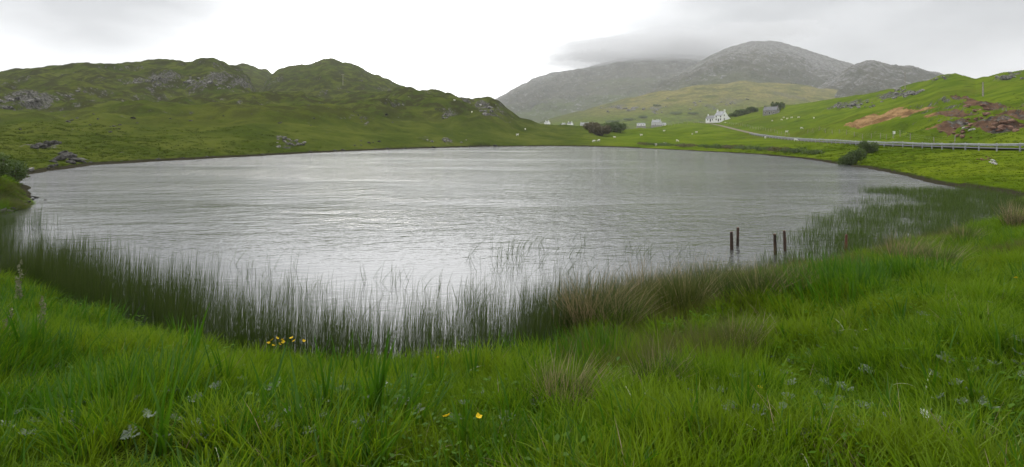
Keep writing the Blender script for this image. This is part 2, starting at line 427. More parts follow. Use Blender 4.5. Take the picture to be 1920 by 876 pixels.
def mountain_mat():
    m = new_mat('mountain_rock_and_heath'); b = NB(m)
    big = b.noise(0.0045, 5, .6); mid = b.noise(0.02, 6, .65); st = b.noise(0.05, 7, .75, sc=(1, .5, 1.6)); sp = b.noise(0.13, 5, .8)
    c = b.mix(b.rampf(mid, .35, .68), (0.060, 0.064, 0.042), (0.105, 0.100, 0.070))
    c = b.mix(b.math('MULTIPLY', b.attr('green'), b.rampf(big, .3, .6)), c, (0.085, 0.115, 0.030))
    rock = b.rampf(b.math('ADD', b.math('ADD', st, b.math('MULTIPLY', b.attr('rock'), .22)), b.math('MULTIPLY', sp, .25)), .68, .84)
    rc = b.mix(b.rampf(sp, .35, .65), (0.10, 0.098, 0.094), (0.30, 0.295, 0.285))
    c = b.mix(b.math('MULTIPLY', rock, .85), c, rc)
    b.bsdf(c, 0.95, b.bump(b.math('ADD', st, b.math('MULTIPLY', mid, 2.0)), 1.0, 22.0), 0.0)
    return m
def simple(name, c1, c2, scale=3.0, rough=0.8, spec=0.3, bump=0.0, dist=0.02, metal=0.0, obj_space=False, sc=None):
    m = new_mat(name); b = NB(m)
    vec = None
    if obj_space: vec = b.n('ShaderNodeTexCoord').outputs['Object']
    nz = b.noise(scale, 5, .65, vec=vec, sc=sc)
    c = b.mix(b.rampf(nz, .35, .65), c1, c2)
    b.bsdf(c, rough, b.bump(nz, bump, dist) if bump else None, spec, metal)
    return m
def leaf(name, ca, cb, tip=None, trans=0.45, gloss=0.06, patch=None, rough=0.45, patch2=None):
    m = new_mat(name); b = NB(m)
    oi = b.n('ShaderNodeObjectInfo'); t = b.attr('t'); r = b.attr('r')
    f = b.math('ADD', b.math('MULTIPLY', oi.outputs['Random'], .55), b.math('MULTIPLY', r, .45))
    c = b.mix(f, ca, cb)
    if patch:
        c = b.mix(b.math('MULTIPLY', b.rampf(b.noise(0.8, 4, .6), .45, .68), .75), c, patch)
    if patch2:
        c = b.mix(b.math('MULTIPLY', b.rampf(b.noise(0.45, 3, .5, loc=(5, 3, 0)), .46, .62), .6), c, patch2)
    if tip: c = b.mix(b.rampf(t, .45, 1.0), c, tip)
    d = b.n('ShaderNodeBsdfDiffuse'); b.l(c, d.inputs[0])
    tr = b.n('ShaderNodeBsdfTranslucent'); b.l(c, tr.inputs[0])
    x = b.n('ShaderNodeMixShader'); x.inputs[0].default_value = trans; b.l(d.outputs[0], x.inputs[1]); b.l(tr.outputs[0], x.inputs[2])
    g = b.n('ShaderNodeBsdfGlossy'); g.inputs['Roughness'].default_value = rough; g.inputs[0].default_value = (.8, .85, .9, 1)
    y = b.n('ShaderNodeMixShader'); y.inputs[0].default_value = gloss; b.l(x.outputs[0], y.inputs[1]); b.l(g.outputs[0], y.inputs[2])
    o = b.n('ShaderNodeOutputMaterial'); b.l(y.outputs[0], o.inputs[0]); return m

MG = ground_mat(); MM = mountain_mat()
M_grass = leaf('grass_blade', (0.034, 0.098, 0.001), (0.104, 0.196, 0.003), (0.138, 0.224, 0.007), patch=(0.028, 0.068, 0.002), gloss=.008, patch2=(0.138, 0.188, 0.006))
M_rough = leaf('coarse_grass_blade', (0.046, 0.076, 0.004), (0.082, 0.100, 0.008), (0.12, 0.115, 0.028), gloss=.02, patch=(0.080, 0.082, 0.014))
M_iris = leaf('iris_leaf', (0.028, 0.088, 0.002), (0.066, 0.150, 0.005), None, trans=.42, gloss=.015, rough=.4)
M_irisdry = leaf('faded_iris_leaf', (0.20, 0.25, 0.09), (0.30, 0.30, 0.14), None, trans=.35, gloss=.10)
M_rush = leaf('rush_stem', (0.026, 0.056, 0.006), (0.048, 0.082, 0.010), (0.085, 0.095, 0.028), trans=.2, gloss=.015)
M_dry = leaf('dry_straw_stem', (0.20, 0.15, 0.075), (0.36, 0.28, 0.16), None, trans=.25, gloss=.03)
M_reed = leaf('reed_stem', (0.026, 0.050, 0.006), (0.050, 0.080, 0.012), (0.055, 0.074, 0.018), trans=.2, gloss=.01)
M_reedg = leaf('green_reed_stem', (0.044, 0.078, 0.010), (0.070, 0.105, 0.014), None, trans=.3, gloss=.015)
M_silver = leaf('silverweed_leaf', (0.075, 0.115, 0.055), (0.19, 0.225, 0.17), None, trans=.2, gloss=.015)
M_shrub = leaf('shrub_leaf', (0.040, 0.070, 0.010), (0.085, 0.125, 0.018), None, trans=.35, gloss=.03)
M_brownshrub = leaf('brownish_shrub_leaf', (0.075, 0.066, 0.028), (0.13, 0.108, 0.048), None, trans=.3, gloss=.02)
M_fern = leaf('broad_green_leaf', (0.036, 0.092, 0.003), (0.070, 0.145, 0.005), None, trans=.4, gloss=.008)
M_nettle = leaf('seed_spike', (0.11, 0.12, 0.05), (0.17, 0.16, 0.08), None, trans=.2)
M_yellow = leaf('yellow_petal', (0.62, 0.42, 0.01), (0.75, 0.52, 0.02), None, trans=.25, gloss=.01)
M_white_petal = leaf('white_petal', (0.55, 0.58, 0.50), (0.68, 0.70, 0.62), None, trans=.25)
M_bark = simple('bark', (0.045, 0.036, 0.026), (0.085, 0.070, 0.052), 6, .9)
M_rock = simple('gneiss_rock', (0.040, 0.039, 0.035), (0.23, 0.222, 0.205), 1.3, .95, .05, .6, .15)
M_darkrock = simple('wet_dark_rock', (0.022, 0.021, 0.018), (0.085, 0.082, 0.075), 3, .95, .05, .6, .1)
M_palerock = simple('pale_limewashed_rock', (0.22, 0.215, 0.20), (0.46, 0.45, 0.43), 2, .95, .05, .6, .1)
M_redrock = simple('iron_stained_rock', (0.085, 0.045, 0.032), (0.20, 0.125, 0.09), 1.2, .95, .05, .6, .1)
M_post = simple('weathered_post', (0.022, 0.016, 0.012), (0.060, 0.034, 0.022), 9, .75, .3, .5, .02, sc=(1, 1, .2))
M_posttop = simple('sawn_post_top', (0.11, 0.05, 0.03), (0.19, 0.10, 0.06), 12, .8)
M_redwood = simple('red_painted_rail', (0.075, 0.030, 0.018), (0.13, 0.052, 0.032), 8, .7)
M_steel = simple('galvanised_steel', (0.17, 0.18, 0.19), (0.25, 0.26, 0.27), 2, .55, .5, metal=.35)
M_asphalt = simple('asphalt', (0.045, 0.045, 0.046), (0.065, 0.064, 0.062), 4, .9)
M_limewash = simple('white_harled_wall', (0.70, 0.70, 0.68), (0.82, 0.82, 0.81), 1.2, .9, .2)
M_slate = simple('slate_roof', (0.16, 0.165, 0.175), (0.26, 0.265, 0.28), 1.5, .7, .4)
M_slated = simple('dark_slate_roof', (0.07, 0.073, 0.08), (0.12, 0.125, 0.13), 1.5, .7, .4)
M_stone = simple('rubble_stone_wall', (0.12, 0.115, 0.105), (0.27, 0.26, 0.24), 1.6, .95, .1, .6, .15)
M_greyharl = simple('grey_harled_wall', (0.38, 0.38, 0.38), (0.55, 0.55, 0.54), 1.2, .9, .2)
M_glass = simple('dark_window', (0.015, 0.017, 0.02), (0.03, 0.033, 0.04), 2, .15, .5)
M_trim = simple('painted_trim', (0.6, 0.6, 0.6), (0.7, 0.7, 0.7), 2, .6)
M_wood = simple('grey_fence_wood', (0.16, 0.14, 0.12), (0.30, 0.27, 0.24), 5, .9)
M_wool = simple('sheep_wool', (0.55, 0.53, 0.48), (0.75, 0.73, 0.68), 9, .95, .1)
M_white = simple('white_sign_face', (0.7, 0.7, 0.7), (0.8, 0.8, 0.8), 2, .5)
M_track = simple('track_gravel', (0.085, 0.072, 0.045), (0.13, 0.108, 0.07), 1.5, .95)

# ------------------------------------------------------------------ ground, mountains, water, road
def rows(segs):
    o = []
    for a, b, n in segs:
        o.append(np.linspace(a, b, n, endpoint=False) if a <= 0 else np.geomspace(a, b, n, endpoint=False))
    return np.concatenate(o)
def grid_faces(nr, nc):
    i = np.arange(nr-1)[:, None]*nc+np.arange(nc-1)[None, :]
    return np.stack([i, i+1, i+nc+1, i+nc], -1).reshape(-1, 4)
ry = np.append(rows([(-6, 2, 12), (2.0, 30, 130), (30, 420, 460), (420, 1500, 120)]), 1700.0)
cu = np.linspace(-1.0, 1.0, 821)
GY, GU = np.meshgrid(ry, cu, indexing='ij')
GX = GU*(np.maximum(GY, 0)*1.0+8)
shp = GX.shape
z, d, px, rock, scar = H_all(GX.ravel(), GY.ravel())
X1 = GX.ravel(); Y1 = GY.ravel()
GRID = np.stack([z, d, px, rock, scar], -1).reshape(*shp, 5)
def H_all(X, Y):                      # from here on: read the finished ground sheet
    X = np.asarray(X, float); Y = np.asarray(Y, float)
    i = np.clip(np.searchsorted(ry, Y)-1, 0, len(ry)-2); fy = np.clip((Y-ry[i])/(ry[i+1]-ry[i]), 0, 1)[..., None]
    def col(ii):
        c = (X/(np.maximum(ry[ii], 0)+8)+1)*0.5*(len(cu)-1); c = np.clip(c, 0, len(cu)-1.001); j = c.astype(int); f = (c-j)[..., None]
        return GRID[ii, j]*(1-f)+GRID[ii, j+1]*f
    g = col(i)*(1-fy)+col(i+1)*fy
    return tuple(g[..., k] for k in range(5))
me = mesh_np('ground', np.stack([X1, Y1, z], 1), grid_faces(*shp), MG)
zz2 = z.reshape(shp); gyv = np.gradient(zz2, axis=0)/np.gradient(GY, axis=0); gxv = np.gradient(zz2, axis=1)/np.maximum(np.gradient(GX, axis=1), 1e-6)
slope = np.hypot(gyv, gxv).ravel()
rock = np.maximum(rock, .50*ss(.55, 1.0, slope)*(Y1 > 60)*(Y1 < 900)*ss(3, 8, z))
red = ss(1740, 1765, px)
fattr(me, 'rock', np.where(scar > .2, .50*scar*red, rock)); fattr(me, 'earth', scar); fattr(me, 'red', red)
lush = ss(1040, 1200, px)*(Y1 < 600)+ss(60, 25, Y1)+ss(600, 700, Y1)*ss(1150, 850, Y1)
lush = np.clip(lush+0.5*ss(90, 30, np.abs(d-30))*ss(1200, 900, px)*0, 0, 1)
fattr(me, 'lush', lush)
fattr(me, 'dry', ss(840, 1120, Y1)*ss(1000, 1200, px))  # mask of the dry grass and painted sunlight on the moor
hz = HC-(YH-YH)
fattr(me, 'heath', np.clip(ss(1050, 950, px)*ss(2, 14, z)*0.9+0.5*ss(500, 800, Y1)*ss(1000, 1100, px), 0, 1))
fattr(me, 'shaded_thatch', .8*ss(33, 27, Y1))
fattr(me, 'wet', np.where(Y1 > 24, ss(0.6, 0.15, z)*ss(1.3, 0.2, d)*(Y1 < 300), ss(.2, 0, d)))
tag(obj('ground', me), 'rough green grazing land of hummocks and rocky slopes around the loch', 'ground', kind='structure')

def mountain(name, crest, yc, yf, z0, label, seed, rockw, x0, x1, back=0.35, greenw=1.0):
    P = np.array(crest, float)
    rowsY = np.concatenate([np.linspace(yf, yc, 150), np.linspace(yc, yc*(1+back), 30)[1:]])
    pxs = np.linspace(x0, x1, 560)
    PX, YY = np.meshgrid(pxs, rowsY); PX = PX.ravel(); YY = YY.ravel()
    XX = (PX-960)/F*YY
    zc = HC+(YH-np.interp(PX, P[:, 0], P[:, 1]))/F*yc
    t = np.clip((YY-yf)/(yc-yf), 0, 1); bt = np.clip((YY-yc)/(yc*back), 0, 1)
    h = z0+(zc-z0)*np.where(t < 1, t**0.92, 1)-np.where(bt > 0, (zc-z0)*bt**1.3, 0)
    a = np.sin(np.pi*np.clip(t, 0, 1)**0.9)*0.9+0.10
    h += a*(fbm(XX, YY, 420, 5, seed, .55)*34-np.abs(fbm(XX, YY, 180, 5, seed+3, .6))*26+8)
    h += 0.5*fbm(XX, YY, 45, 4, seed+7, .65)*14*(0.35+a)
    h += (5-np.abs(fbm(XX, YY, 70, 4, seed+21, .6))*22)*(.3+.8*a)
    pm_ = 2*np.pi*h/38+5*fbm(XX, YY, 240, 4, seed+11)
    h += ss(-.1, .3, fbm(XX, YY, 300, 3, seed+12))*(7*np.sin(pm_)+3*np.sin(2*pm_+1))*(.25+a)
    me = mesh_np(name, np.stack([XX, YY, h], 1), grid_faces(len(rowsY), len(pxs)), MM)
    fattr(me, 'rock', np.clip(rockw*(0.5+0.8*fbm(XX, YY, 260, 3, seed+9))+0.4*ss(.55, .9, t), 0, 1))
    fattr(me, 'green', greenw*ss(.55, .1, t+0.2*fbm(XX, YY, 200, 3, seed+5)))
    return tag(obj(name, me), label, 'mountain', kind='structure')
mountain('mountain', [(820,262),(880,215),(935,184),(950,176),(970,164),(1000,148),(1030,138),(1060,134),(1100,127),(1130,118),(1160,108),(1210,100),(1260,100),(1320,104),(1420,115),(1520,130),(1650,150)],
         2900, 1500, 14, 'broad grey mountain with its top lost in cloud', 201, 0.25, 800, 1660)
mountain('mountain', [(1150,236),(1190,196),(1230,164),(1262,144),(1290,129),(1330,106),(1360,91),(1390,81),(1410,77),(1440,77),(1480,83),(1520,96),(1560,109),(1600,121),(1700,136),(1800,150),(1900,170),(2000,190)],
         2250, 1150, 30, 'rounded rocky mountain rising behind the white house', 231, 0.75, 1140, 2010, greenw=.7)
mountain('hill', [(1440,230),(1500,190),(1560,150),(1590,128),(1605,120),(1620,116),(1638,114),(1652,118),(1670,124),(1690,125),(1720,129),(1745,134),(1770,143),(1800,165),(1840,190),(1900,210)],
         1500, 850, 25, 'craggy grey knoll on the right shoulder of the rocky mountain', 261, .45, 1430, 1910, greenw=.5)

# water
wy = np.geomspace(6, 185, 220); wu = np.linspace(-1.05, 1.05, 240)
WY, WU = np.meshgrid(wy, wu, indexing='ij'); WX = (WU*WY).ravel(); WYr = WY.ravel()
wd = lake_d(WX, WYr)
Fq = grid_faces(220, 240)
Fq = Fq[(wd[Fq].min(1) < 1.5+0.01*WYr[Fq[:, 0]])]
used = np.unique(Fq); remap = -np.ones(len(WX), int); remap[used] = np.arange(len(used))
mw = new_mat('loch_water'); b = NB(mw)
geo = b.n('ShaderNodeNewGeometry')
rm = b.n('ShaderNodeMapping'); rm.inputs['Rotation'].default_value = (0, 0, math.radians(-14)); b.l(geo.outputs['Position'], rm.inputs[0])
w1 = b.noise(1.0, 3, .55, vec=rm.outputs[0], sc=(1.9, 4.2, 1)); w2 = b.noise(1.0, 3, .5, vec=rm.outputs[0], sc=(.55, 1.1, 1)); w3 = b.noise(1.0, 2, .5, vec=rm.outputs[0], sc=(3.5, 9, 1))
lane = b.rampf(b.noise(0.045, 3, .55, sc=(.6, 1.6, 1)), .30, .62)
sy = b.n('ShaderNodeSeparateXYZ'); b.l(geo.outputs['Position'], sy.inputs[0])
calm = b.rampf(b.math('ADD', sy.outputs[1], b.math('MULTIPLY', sy.outputs[0], .35)), 12, 27)
hgt = b.math('ADD', b.math('ADD', b.math('MULTIPLY', w1, .042), b.math('MULTIPLY', w2, .075)), b.math('MULTIPLY', w3, .012))
hgt = b.math('MULTIPLY', hgt, b.math('MULTIPLY', b.math('ADD', b.math('MULTIPLY', lane, 1.25), .32), b.math('ADD', b.math('MULTIPLY', calm, .82), .18)))
hgt = b.math('MULTIPLY', hgt, b.math('ADD', b.math('MULTIPLY', sy.outputs[1], .040), .6))
dv = b.n('ShaderNodeVectorMath', operation='DISTANCE'); b.l(geo.outputs['Position'], dv.inputs[0]); dv.inputs[1].default_value = (-21, 28, 0)
lee_ = b.rampf(b.math('ADD', dv.outputs['Value'], b.math('MULTIPLY', b.noise(.22, 3, .6, sc=(.7, 2.2, 1)), 14)), 12, 24)
hgt = b.math('MULTIPLY', hgt, b.math('ADD', b.math('MULTIPLY', lee_, .62), .38))
p = b.bsdf((0.060, 0.064, 0.062), 0.09, b.bump(hgt, 1.0, 1.0), 0.5)
p.inputs['IOR'].default_value = 1.48
wme = mesh_np('water', np.stack([WX, WYr, 0*WX], 1)[used], remap[Fq], mw)
tag(obj('water', wme), 'rippled grey loch water reflecting the overcast sky', 'water', kind='structure')

# road and track
def ribbon(name, C, w, mat, lift, label, cat):
    C = np.asarray(C); T = np.gradient(C[:, :2], axis=0); T /= np.linalg.norm(T, axis=1)[:, None]
    Nn = np.stack([T[:, 1], -T[:, 0]], 1)
    V = []
    for o in (-w/2, 0, w/2):
        V.append(np.column_stack([C[:, :2]+Nn*o, C[:, 2]+lift+(0.04 if o == 0 else 0)]))
    V = np.concatenate(V); n = len(C)
    Fc = [(i, i+1, n+i+1, n+i) for i in range(n-1)]+[(n+i, n+i+1, 2*n+i+1, 2*n+i) for i in range(n-1)]
    me = mesh_np(name, V, Fc, mat); return tag(obj(name, me), label, cat, kind='structure')
ribbon('road', RS[(RS[:, 1] < 200)], 4.4, M_asphalt, 0.03, 'narrow asphalt road behind the crash barrier', 'road')
ribbon('path', RS[(RS[:, 1] > 196) & (RS[:, 1] < 440)], 2.6, M_track, 0.05, 'pale stony track climbing towards the white house', 'track')

# ------------------------------------------------------------------ plants: blades and scattering
def blades(n, R, hgt, wid, lean, curl, segs=4, seed=0, tipw=0.12, wtop=1.0, rpow=0.5, bend=None):
    g = np.random.default_rng(seed)
    a = g.uniform(0, 2*np.pi, n); r = R*g.uniform(0, 1, n)**rpow
    bx, by = r*np.cos(a), r*np.sin(a)
    h = g.uniform(*hgt, n); w = g.uniform(*wid, n)
    out = np.arctan2(by, bx)+g.normal(0, .9, n)
    le = g.uniform(*lean, n); cu = g.uniform(*curl, n)
    yaw = g.uniform(0, 2*np.pi, n)
    t = np.linspace(0, 1, segs+1)[None, :]
    ang = le[:, None]+cu[:, None]*t**1.4
    ds = h[:, None]/segs
    hx = np.cumsum(np.concatenate([np.zeros((n, 1)), np.sin(ang[:, 1:])*ds], 1), 1)
    hz = np.cumsum(np.concatenate([np.zeros((n, 1)), np.cos(ang[:, 1:])*ds], 1), 1)
    x = bx[:, None]+hx*np.cos(out)[:, None]; y = by[:, None]+hx*np.sin(out)[:, None]
    if bend is not None: x = x+bend*t**2*h[:, None]
    ww = w[:, None]*0.5*np.where(t < .999, (1-(1-tipw)*t**2.2*wtop), tipw*.5)
    cx, sx = np.cos(yaw)[:, None]*ww, np.sin(yaw)[:, None]*ww
    V = np.stack([np.stack([x-cx, y-sx, hz], -1), np.stack([x+cx, y+sx, hz], -1)], 2)     # n, seg+1, 2, 3
    k = (segs+1)*2
    base = np.arange(n)[:, None]*k+np.arange(segs)[None, :]*2
    Fc = np.stack([base, base+1, base+3, base+2], -1).reshape(-1, 4)
    T = np.repeat(np.broadcast_to(t, (n, segs+1))[:, :, None], 2, 2).ravel()
    Rr = np.repeat(g.uniform(0, 1, n), k)
    return V.reshape(-1, 3), Fc, T, Rr
def blade_mesh(name, mat, parts):
    Vs, Fs, Ts, Rs, o = [], [], [], [], 0
    for V, Fc, T, R in parts:
        Vs.append(V); Fs.append(Fc+o); Ts.append(T); Rs.append(R); o += len(V)
    me = mesh_np(name, np.concatenate(Vs), np.concatenate(Fs), mat)
    fattr(me, 't', np.concatenate(Ts)); fattr(me, 'r', np.concatenate(Rs)); return me
def scatter(name, P, rot, scl, idx, meshes, label, cat):
    n = len(P)
    me = bpy.data.meshes.new(name); me.vertices.add(n); me.vertices.foreach_set('co', np.asarray(P, np.float32).ravel())
    a = me.attributes.new('rot', 'FLOAT_VECTOR', 'POINT'); a.data.foreach_set('vector', np.asarray(rot, np.float32).ravel())
    a = me.attributes.new('scl', 'FLOAT_VECTOR', 'POINT'); a.data.foreach_set('vector', np.asarray(scl, np.float32).ravel())
    a = me.attributes.new('idx', 'INT', 'POINT'); a.data.foreach_set('value', np.asarray(idx, np.int32))
    o = obj(name, me)
    c = bpy.data.collections.new(name+'_variants')
    for i, mm in enumerate(meshes):
        v = bpy.data.objects.new(f'{name}_tuft_{i:02d}', mm); c.objects.link(v)
    ng = bpy.data.node_groups.new(name+'_scatter', 'GeometryNodeTree')
    ng.interface.new_socket('Geometry', in_out='INPUT', socket_type='NodeSocketGeometry')
    ng.interface.new_socket('Geometry', in_out='OUTPUT', socket_type='NodeSocketGeometry')
    A = ng.nodes.new; K = ng.links.new
    gi, go = A('NodeGroupInput'), A('NodeGroupOutput')
    ip_ = A('GeometryNodeInstanceOnPoints'); ci = A('GeometryNodeCollectionInfo')
    ci.inputs['Collection'].default_value = c; ci.inputs['Separate Children'].default_value = True; ci.inputs['Reset Children'].default_value = True
    def na(nm, ty):
        x = A('GeometryNodeInputNamedAttribute'); x.data_type = ty; x.inputs[0].default_value = nm; return x.outputs[0]
    K(gi.outputs[0], ip_.inputs['Points']); K(ci.outputs[0], ip_.inputs['Instance']); ip_.inputs['Pick Instance'].default_value = True
    K(na('idx', 'INT'), ip_.inputs['Instance Index']); K(na('rot', 'FLOAT_VECTOR'), ip_.inputs['Rotation']); K(na('scl', 'FLOAT_VECTOR'), ip_.inputs['Scale'])
    K(ip_.outputs[0], go.inputs[0])
    md = o.modifiers.new('scatter', 'NODES'); md.node_group = ng
    return tag(o, label, cat, kind='stuff')
def rots(n, tilt=0.12, lean=(0, 0)):
    return np.stack([rng.normal(lean[0], tilt, n), rng.normal(lean[1], tilt, n), rng.uniform(0, 6.283, n)], 1)

def patch_mesh(mat, seed, n, hgt, wid, lean, curl, segs=4, R=.37):
    return blade_mesh('patch', mat, [blades(n, R, hgt, wid, lean, curl, segs, seed)])
P_fine = [patch_mesh(M_grass, 100+i, 640, (.05, .16), (.004, .008), (.1, .9), (.1, 1.1)) for i in range(4)]
P_mid = [patch_mesh(M_grass, 110+i, 430, (.08, .25), (.005, .010), (.05, .8), (.1, 1.2)) for i in range(4)]
P_rough = [patch_mesh(M_rough, 120+i, 800, (.12, .32), (.0025, .005), (.05, .55), (.1, .9)) for i in range(3)]
P_iris = [patch_mesh(M_iris, 126+i, 70, (.18, .42), (.011, .018), (.02, .3), (.05, .7), 5, .34) for i in range(3)]
T_long = [blade_mesh('tuft', M_grass, [blades(30, .09, (.18, .40), (.006, .013), (.02, .4), (.2, 1.1), 5, 130+i)]) for i in range(3)]
T_broad = [blade_mesh('tuft', M_iris, [blades(7, .08, (.18, .40), (.011, .019), (.02, .35), (.1, .7), 5, 150+i, tipw=.1)]) for i in range(3)]
T_straw = [blade_mesh('tuft', M_dry, [blades(5, .10, (.18, .42), (.003, .006), (.1, .6), (.2, 1.0), 5, 155+i)]) for i in range(2)]
def normal_rot(X, Y, spin):
    e_ = .12; gx = (H_all(X+e_, Y)[0]-H_all(X-e_, Y)[0])/(2*e_); gy = (H_all(X, Y+e_)[0]-H_all(X, Y-e_)[0])/(2*e_)
    gx = np.clip(gx, -.6, .6); gy = np.clip(gy, -.6, .6)
    # rotation XYZ applied after the spin about Z: tilt built from slopes turned into the spun frame
    out_ = np.zeros((len(X), 3))
    from mathutils import Vector as V_, Matrix as M_
    for k_ in range(len(X)):
        q = V_((-gx[k_], -gy[k_], 1)).to_track_quat('Z', 'Y').to_matrix() @ M_.Rotation(spin[k_], 3, 'Z')
        out_[k_] = q.to_euler()
    return out_
gx_, gy_ = [], []
yy_ = 1.6
while yy_ < 31:
    st_ = .30+.012*yy_
    xs_ = np.arange(-(.95*yy_+1.4), .95*yy_+1.4, st_)
    gx_.append(xs_+rng.uniform(-.13, .13, len(xs_))); gy_.append(yy_+rng.uniform(-.13, .13, len(xs_))); yy_ += st_*.9
Xq = np.concatenate(gx_); Yq = np.concatenate(gy_)
zq, dq, pq, _, _ = H_all(Xq, Yq); k = dq > .05
Xq, Yq, zq, dq, pq = Xq[k], Yq[k], zq[k], dq[k], pq[k]; nq = len(Xq)
pn = fbm(Xq, Yq, 1.5, 3, 301); pn2 = fbm(Xq, Yq, 2.6, 2, 305); rr = rng.uniform(0, 1, nq)
penin = ss(2.6, 1.0, dq)*ss(1020, 1120, pq)*ss(1650, 1500, pq)
idx = np.where(pn+rr*.3 > .05, 4+rng.integers(0, 4, nq), rng.integers(0, 4, nq))
idx = np.where((pn2 > .30) & (rr < .6) | (rr < penin*.8), 8+rng.integers(0, 3, nq), idx)
sc = rng.uniform(.75, 1.25, nq)*(1+.3*pn)*np.clip(.95+1.15*fbm(Xq, Yq, .9, 2, 307), .35, 1.9); sw = (1+.03*Yq)*rng.uniform(.95, 1.1, nq)
irz = fbm(Xq, Yq, 2.0, 2, 309)+.25*ss(760, 300, pq)-.1*ss(900, 1300, pq)
idx = np.where((irz > .30) & (rng.uniform(0, 1, nq) < .55) & (Yq < 14), 19+rng.integers(0, 3, nq), idx)
PP = [np.stack([Xq, Yq, zq-.015], 1)]; PRt = [normal_rot(Xq, Yq, rng.uniform(0, 6.28, nq))]; PS_ = [np.stack([sw, sw, sc*(1+.25*penin)], 1)]; PI_ = [idx]
n0 = 80000
Yt = np.sqrt(rng.uniform(1.6**2, 30**2, n0)); ut = rng.uniform(-.93, .93, n0); Xt = ut*Yt
kp = rng.uniform(0, 1, n0) < np.clip(1.3-Yt/22, .15, 1); Yt, Xt = Yt[kp], Xt[kp]
zt_, dt_, pt_, _, _ = H_all(Xt, Yt); k = dt_ > .03; Xt, Yt, zt_, pt_ = Xt[k], Yt[k], zt_[k], pt_[k]
pc = fbm(Xt, Yt, .75, 2, 311); k = (pc > .12) | (rng.uniform(0, 1, len(Xt)) < .10); Xt, Yt, zt_, pc = Xt[k], Yt[k], zt_[k], pc[k]; nt_ = len(Xt)
rr = rng.uniform(0, 1, nt_); pc2 = fbm(Xt, Yt, 1.9, 2, 315)
idt = np.where(rr < .55, 11+rng.integers(0, 3, nt_), np.where((rr < .93) & (pc2 > -.05), 14+rng.integers(0, 3, nt_), np.where(rr > .86, 17+rng.integers(0, 2, nt_), 11+rng.integers(0, 3, nt_))))
s = rng.uniform(.6, 1.1, nt_)*(1+.4*pc)
PP.append(np.stack([Xt, Yt, zt_-.02], 1)); PRt.append(rots(nt_, .14)); PS_.append(np.stack([s*1.1, s*1.1, s], 1)); PI_.append(idt)
# broad-leaved weeds low in the grass
def herb(seed):
    g = np.random.default_rng(seed); n = 26; V, Fc, T_, R_ = [], [], [], []
    for i in range(n):
        a_ = g.uniform(0, 6.28); r_ = g.uniform(.02, .14); h_ = g.uniform(.05, .17); l_ = g.uniform(.03, .06); w_ = l_*g.uniform(.45, .7); t_ = g.uniform(-.3, .6); rv = g.uniform()
        o = len(V)
        for (x, y, z_) in [(r_, 0, h_), (r_+l_*.5, w_*.5, h_+t_*l_*.5), (r_+l_, 0, h_+t_*l_*.6), (r_+l_*.5, -w_*.5, h_+t_*l_*.5)]: V.append((x*math.cos(a_)-y*math.sin(a_), x*math.sin(a_)+y*math.cos(a_), z_))
        Fc.append((o, o+1, o+2, o+3)); T_ += [.5]*4; R_ += [rv]*4
    return np.array(V), np.array(Fc), np.array(T_), np.array(R_)
T_herb = [blade_mesh('herb', M_fern, [herb(170+i)]) for i in range(3)]
hb = rng.choice(nq, 900, replace=False); hb = hb[(fbm(Xq[hb], Yq[hb], 1.7, 2, 317) > -.05)]
PP.append(np.stack([Xq[hb], Yq[hb], zq[hb]+.02], 1)); PRt.append(rots(len(hb), .12)); s = rng.uniform(.8, 1.5, len(hb)); PS_.append(np.stack([s, s, s], 1)); PI_.append(22+rng.integers(0, 3, len(hb)))
scatter('grass', np.concatenate(PP), np.concatenate(PRt), np.concatenate(PS_), np.concatenate(PI_), P_fine+P_mid+P_rough+T_long+T_broad+T_straw+P_iris+T_herb, 'lush green meadow grass covering the near bank', 'grass')
# hillside grass tussocks further off
n0 = 60000
Yh_ = np.exp(rng.uniform(math.log(29), math.log(125), n0)); uh = rng.uniform(-.93, .93, n0)
Xh = uh*Yh_; zh, dh, ph, rk_, scr = H_all(Xh, Yh_)
rd_, _ = road_d(Xh, Yh_)
k = (rng.uniform(0, 1, n0) < ss(130, 70, Yh_)) & (dh > .35) & (rd_ > 2.9) & (rk_ < .5) & (scr < .15) & ((Xh > 0) | (rng.uniform(0, 1, n0) < .6))
Xh, Yh_, zh, ph = Xh[k], Yh_[k], zh[k], ph[k]; n2_ = len(Xh)
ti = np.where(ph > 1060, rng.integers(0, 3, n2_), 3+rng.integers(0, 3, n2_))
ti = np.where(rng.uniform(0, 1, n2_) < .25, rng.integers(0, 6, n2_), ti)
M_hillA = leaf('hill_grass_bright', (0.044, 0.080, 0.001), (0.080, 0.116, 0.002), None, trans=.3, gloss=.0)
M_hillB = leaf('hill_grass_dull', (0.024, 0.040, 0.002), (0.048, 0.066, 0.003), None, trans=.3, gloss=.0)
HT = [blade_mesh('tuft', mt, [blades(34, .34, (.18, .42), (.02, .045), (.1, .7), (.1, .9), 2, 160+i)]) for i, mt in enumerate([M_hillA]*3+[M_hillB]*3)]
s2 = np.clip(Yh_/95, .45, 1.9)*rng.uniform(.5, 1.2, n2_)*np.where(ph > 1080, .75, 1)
scatter('grass', np.stack([Xh, Yh_, zh-.03], 1), rots(n2_, .15), np.stack([s2*1.15, s2*1.15, s2*.72], 1), ti, HT, 'tussocky hill grass on the slopes around the loch', 'grass')

